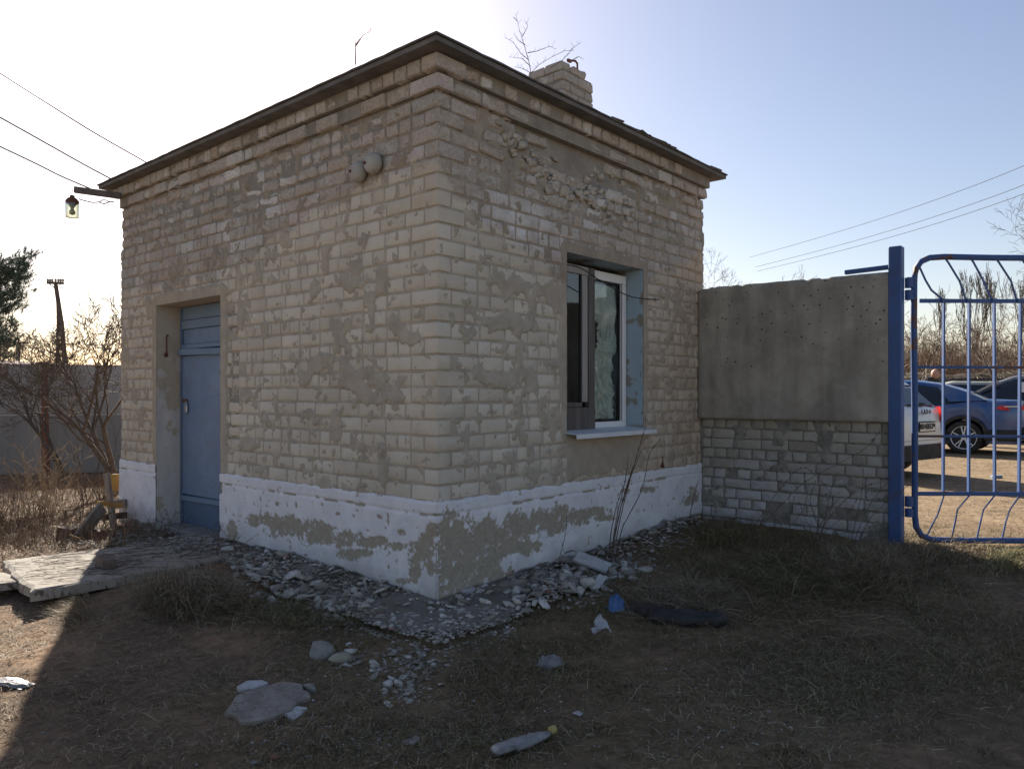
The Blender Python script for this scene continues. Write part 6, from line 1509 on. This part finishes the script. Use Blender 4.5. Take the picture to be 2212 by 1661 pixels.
rear_patch(e, 'bumper_cladding', M_clad, -1.15, 1.15, .27, .50, .02)
rear_patch(e, 'taillight', M_lr, .80, 1.13, .90, 1.06, .02, 5); rear_patch(e, 'taillight', M_lw, .80, 1.13, .84, .898, .021, 5); rear_patch(e, 'taillight', M_lr, -1.13, -.86, .82, 1.06, .02, 5)
rear_patch(e, 'reflector', M_lr, .78, .98, .56, .60, .03, 3); rear_patch(e, 'reflector', M_lr, -.95, -.75, .44, .48, .03, 3)
pl = empty('number_plate', (0, 0, 0)); pl.parent = e
rear_patch(pl, 'plate_frame', M_dkm, -.535, .135, .685, .845, .028, 6); rear_patch(pl, 'plate_face', M_lw, -.50, .10, .70, .825, .034, 6)
def text(name, s, size, mat, parent, loc, rot, ext=.002, bold=0):
    cu = bpy.data.curves.new(name, 'FONT'); cu.body = s; cu.size = size; cu.extrude = ext; cu.align_x = 'CENTER'; cu.align_y = 'CENTER'; cu.offset = bold; cu.resolution_u = 2
    o = bpy.data.objects.new('tmp', cu); COL.objects.link(o); dg = bpy.context.evaluated_depsgraph_get(); me = bpy.data.meshes.new_from_object(o.evaluated_get(dg)); bpy.data.objects.remove(o); bpy.data.curves.remove(cu)
    me.materials.clear(); me.materials.append(mat); ob = bpy.data.objects.new(name, me); COL.objects.link(ob); ob.parent = parent; ob.location = loc; ob.rotation_euler = rot; return ob
rr = (R_(90), 0, R_(-90))
text('plate_text', 'M143EO', .115, M_dkm, pl, rear_skin(.765, -.14, .042), rr, bold=.003); text('plate_text', '76', .07, M_dkm, pl, rear_skin(.78, -.44, .040), rr, bold=.002)
text('badge', 'L A D A', .085, M_dkm, e, rear_skin(.985, -.22, .014), rr, bold=.004)
# handle, wiper, rear window, lower valance
rear_patch(e, 'tailgate_seam', M_dkm, -.80, .80, .556, .562, .004)
c = MB(); c.poly([(.135, -.66, 1.075), (.135, .66, 1.075), (.385, .56, 1.34), (.385, -.56, 1.34)], (-.012, 0, .008)); c.build('rear_window', M_cg, e)
MB().box((.10, -.05, 1.09), (.05, .42, .02), bev=.004).box((.11, -.28, 1.10), (.05, .1, .04), bev=.006).build('wiper', M_dkm, e)
for s in (1, -1):
    MB().poly([(.75, s*.852, 1.10), (1.2, s*.862, 1.09), (1.25, s*.80, 1.45), (1.0, s*.79, 1.46)], (0, s*.004, 0)).build('pillar', M_cw, e)
# blue saloon, side on, tail to the right
ang2 = math.atan2(.618, -.786)
wd2 = 1.77
e, half = make_car('parked_car', 'deep blue saloon with black arches and bright alloy wheels, side on behind the gate', car_at(2081, 15.4, (1.02, wd2/2), wd2, ang2), ang2, M_cb, 4.42, wd2,
   [(0, .70), (.02, .90), (.06, 1.02), (.12, 1.075), (.75, 1.10), (1.3, 1.03), (3.2, .99), (3.5, .95), (4.1, .82), (4.42, .66)], [(.62, 1.09), (1.1, 1.30), (1.5, 1.43), (2.0, 1.505), (2.6, 1.50), (2.95, 1.40), (3.55, .96)], (.95, 2.95), (1.02, 3.66), .335, 1, .22)
for s in (1, -1):
    hw = wd2/2*.93+.012
    MB().poly([(.62, s*(hw-.02), 1.09), (1.28, s*(hw+.00), 1.06), (1.50, s*(hw-.10), 1.36), (1.35, s*(hw-.11), 1.395), (1.0, s*(hw-.07), 1.27)], (0, s*.006, 0)).build('rear_pillar', M_cb, e)
    MB().poly([(.005, s*(.70), .90), (.30, s*(wd2/2+.006), .895), (.46, s*(wd2/2+.006), .93), (.40, s*(wd2/2+.006), .985), (.02, s*(.71), 1.0)], (0, s*.012, 0)).build('taillight', M_lr, e)
    MB().poly([(.10, s*(.80), .96), (.33, s*(wd2/2+.010), .955), (.30, s*(wd2/2+.010), .98), (.10, s*(.81), .985)], (0, s*.014, 0)).build('lens', M_lw, e)
    MB().box((1.86, s*(wd2/2+.002), .72), (.006, .01, .55)).box((1.68, s*(wd2/2+.012), .91), (.16, .02, .025), bev=.006).build('door_seam', M_dkm, e)
    MB().box((.36, s*(wd2/2-.015), .40), (.62, .05, .22), bev=.02).build('bumper_cladding', M_clad, e)
    MB().box((1.93, s*(wd2/2-.10), 1.22), (.06, .03, .36), rot=Matrix.Rotation(s*.25, 4, 'X')).build('door_pillar', M_dkm, e)
MB().box((.02, 0, .45), (.10, 1.5, .24), bev=.03).build('rear_bumper', M_clad, e)
# dark silver crossover further back at the right edge, nose left
e, half = make_car('parked_car', 'silver grey tall hatchback at the right edge, showing over the boot of the blue saloon', car_at(2100, 19.6, (3.3, .9), 1.8, ang2+.10), ang2+.10, M_cs, 4.5, 1.8,
   [(0, .7), (.05, 1.05), (.4, 1.12), (3.1, 1.08), (3.5, 1.02), (4.3, .85), (4.5, .65)], [(.08, 1.12), (.4, 1.5), (.8, 1.68), (1.7, 1.74), (2.4, 1.68), (2.85, 1.50), (3.65, 1.02)], (.4, 2.85), (.85, 3.55), .34, 0, .22)
for s in (1, -1):
    MB().bar((2.72, s*.70, 1.56), (3.58, s*.84, 1.06), .05, .05, .01).bar((1.75, s*.70, 1.68), (1.72, s*.87, 1.1), .09, .03, .01).bar((.6, s*.68, 1.62), (.9, s*.86, 1.1), .16, .03, .01).build('pillar', M_cs, e)
    MB().box((1.95, s*.79, 1.40), (.62, .01, .26), rot=Matrix.Rotation(s*.2, 4, 'X')).build('window_blind', M_lw, e)
# pale estate car behind with roof rails
e, half = make_car('parked_car', 'pale beige estate car with roof rails at the back of the yard, mostly hidden', car_at(2069, 21.5, (2.0, 0), 1.7, ang2+.25), ang2+.25, M_cc, 4.2, 1.7,
   [(0, .7), (.05, 1.0), (.3, 1.06), (3.0, 1.02), (3.9, .85), (4.2, .65)], [(.1, 1.06), (.3, 1.40), (.6, 1.55), (2.2, 1.58), (2.6, 1.45), (3.2, 1.02)], (.3, 2.6), (.75, 3.4), .32, 0, .2, wb_clad=False)
for s in (1, -1): MB().tube([(.6, s*.55, 1.60), (.8, s*.55, 1.645), (2.2, s*.55, 1.65), (2.4, s*.55, 1.58)], .018, 6).build('roof_rail', M_dkm, e)

# ------------------------------------------------------------ the man standing behind the cars
M_skin = NT('skin'); M_skin.base((.46, .25, .17)); M_skin = M_skin.fin(.55, .3); M_coat = grunge('dark coat', (.03, .03, .032), (.055, .053, .05), 9, .9, .2); M_trs = grunge('dark trousers', (.03, .03, .04), (.05, .05, .06), 9, .9, .2)
PY = 19.0; man = empty('person', tuple(gb(2010, PY)+Vector((0, 0, .02)))); man.scale = (1.04, 1.04, 1.05); man.rotation_euler = (0, 0, R_(-60)); tag(man, 'bald man in a dark coat standing behind the cars, facing right with head bent', 'person')
def skin_body(name, verts, edges, radii, mat, parent, root=0, sub=2):
    me = bpy.data.meshes.new(name); me.from_pydata(verts, edges, []); o = bpy.data.objects.new(name, me); COL.objects.link(o)
    m = o.modifiers.new('s', 'SKIN'); sv = me.skin_vertices[0].data
    for i, r in enumerate(radii): sv[i].radius = (r, r) if not isinstance(r, tuple) else r
    sv[root].use_root = True; m2 = o.modifiers.new('d', 'SUBSURF'); m2.levels = sub; m2.render_levels = sub
    dg = bpy.context.evaluated_depsgraph_get(); me2 = bpy.data.meshes.new_from_object(o.evaluated_get(dg)); bpy.data.objects.remove(o); smooth(me2); return link_mesh(name, me2, mat, parent)
# local: x forward, y left
V = [(0, 0, .93), (.0, 0, 1.08), (.01, 0, 1.25), (.03, 0, 1.46), (.07, 0, 1.55), (0, .10, .88), (.02, .11, .48), (-.02, .11, .08), (.12, .12, .03), (0, -.10, .88), (-.02, -.11, .48), (-.06, -.11, .08), (.08, -.12, .03),
     (.02, .19, 1.47), (.0, .25, 1.12), (.14, .22, .90), (.21, .20, .86), (.02, -.19, 1.47), (.0, -.25, 1.12), (.14, -.22, .90), (.21, -.20, .86)]
E = [(0, 1), (1, 2), (2, 3), (3, 4), (0, 5), (5, 6), (6, 7), (7, 8), (0, 9), (9, 10), (10, 11), (11, 12), (3, 13), (13, 14), (14, 15), (15, 16), (3, 17), (17, 18), (18, 19), (19, 20)]
Rr = [(.15, .13), (.16, .13), (.17, .13), (.16, .12), .07, .095, .065, .045, .04, .095, .065, .045, .04, .075, .055, .042, .035, .075, .055, .042, .035]
skin_body('body', V, E, Rr, M_coat, man)
bm = bmesh.new(); bmesh.ops.create_uvsphere(bm, u_segments=20, v_segments=14, radius=1)
for v in bm.verts:
    x, y, z = v.co; v.co = Vector((x*.100, y*.076, z*.118))
    if z < -.1: v.co.x += .018*(-z); v.co.y *= 1-.25*(-z); v.co.x *= 1-.1*(-z)
    if x > .75 and -.35 < z < .15: v.co.x += .014
for s in (1, -1): bmesh.ops.create_icosphere(bm, subdivisions=1, radius=.022, matrix=Matrix.Translation((-.005, s*.078, -.01)) @ Matrix.Diagonal((1, .45, 1.3, 1)))
bmesh.ops.create_cone(bm, segments=6, radius1=.016, radius2=.007, depth=.045, matrix=Matrix.Translation((.108, 0, -.01)))
me = bpy.data.meshes.new('head'); bm.to_mesh(me); bm.free(); smooth(me); h = link_mesh('head', me, M_skin, man, loc=(.11, 0, 1.62), rot=(0, R_(22), 0))
for s in (1, -1): MB().lathe([(.004, -.004), (.008, 0), (.004, .004)], axis='X', n=8).build('eye', M_dkm, man, loc=(.198, s*.028, 1.605))
MB().box((.19, 0, 1.565), (.012, .04, .006)).build('mouth', M_lr, man)

# small litter in the yard
o = MB().box((0, 0, 0), (.16, .08, .05), bev=.015, jit=.012).build('blue_scrap', M_bdoor2); q = G(2250*.9568, 1034); o.location = (q.x, q.y, q.z+.03); tag(o, 'small light blue scrap lying on the yard behind the gate', 'litter')
e = empty('peg', tuple(G(2094, 1238))); tag(e, 'small dark peg sticking out of the sunlit ground below the gate', 'peg'); MB().tube([(0, 0, -.02), (.004, 0, .06), (0, 0, .09)], [.012, .010, .006], 6).build('peg', M_bark, e)
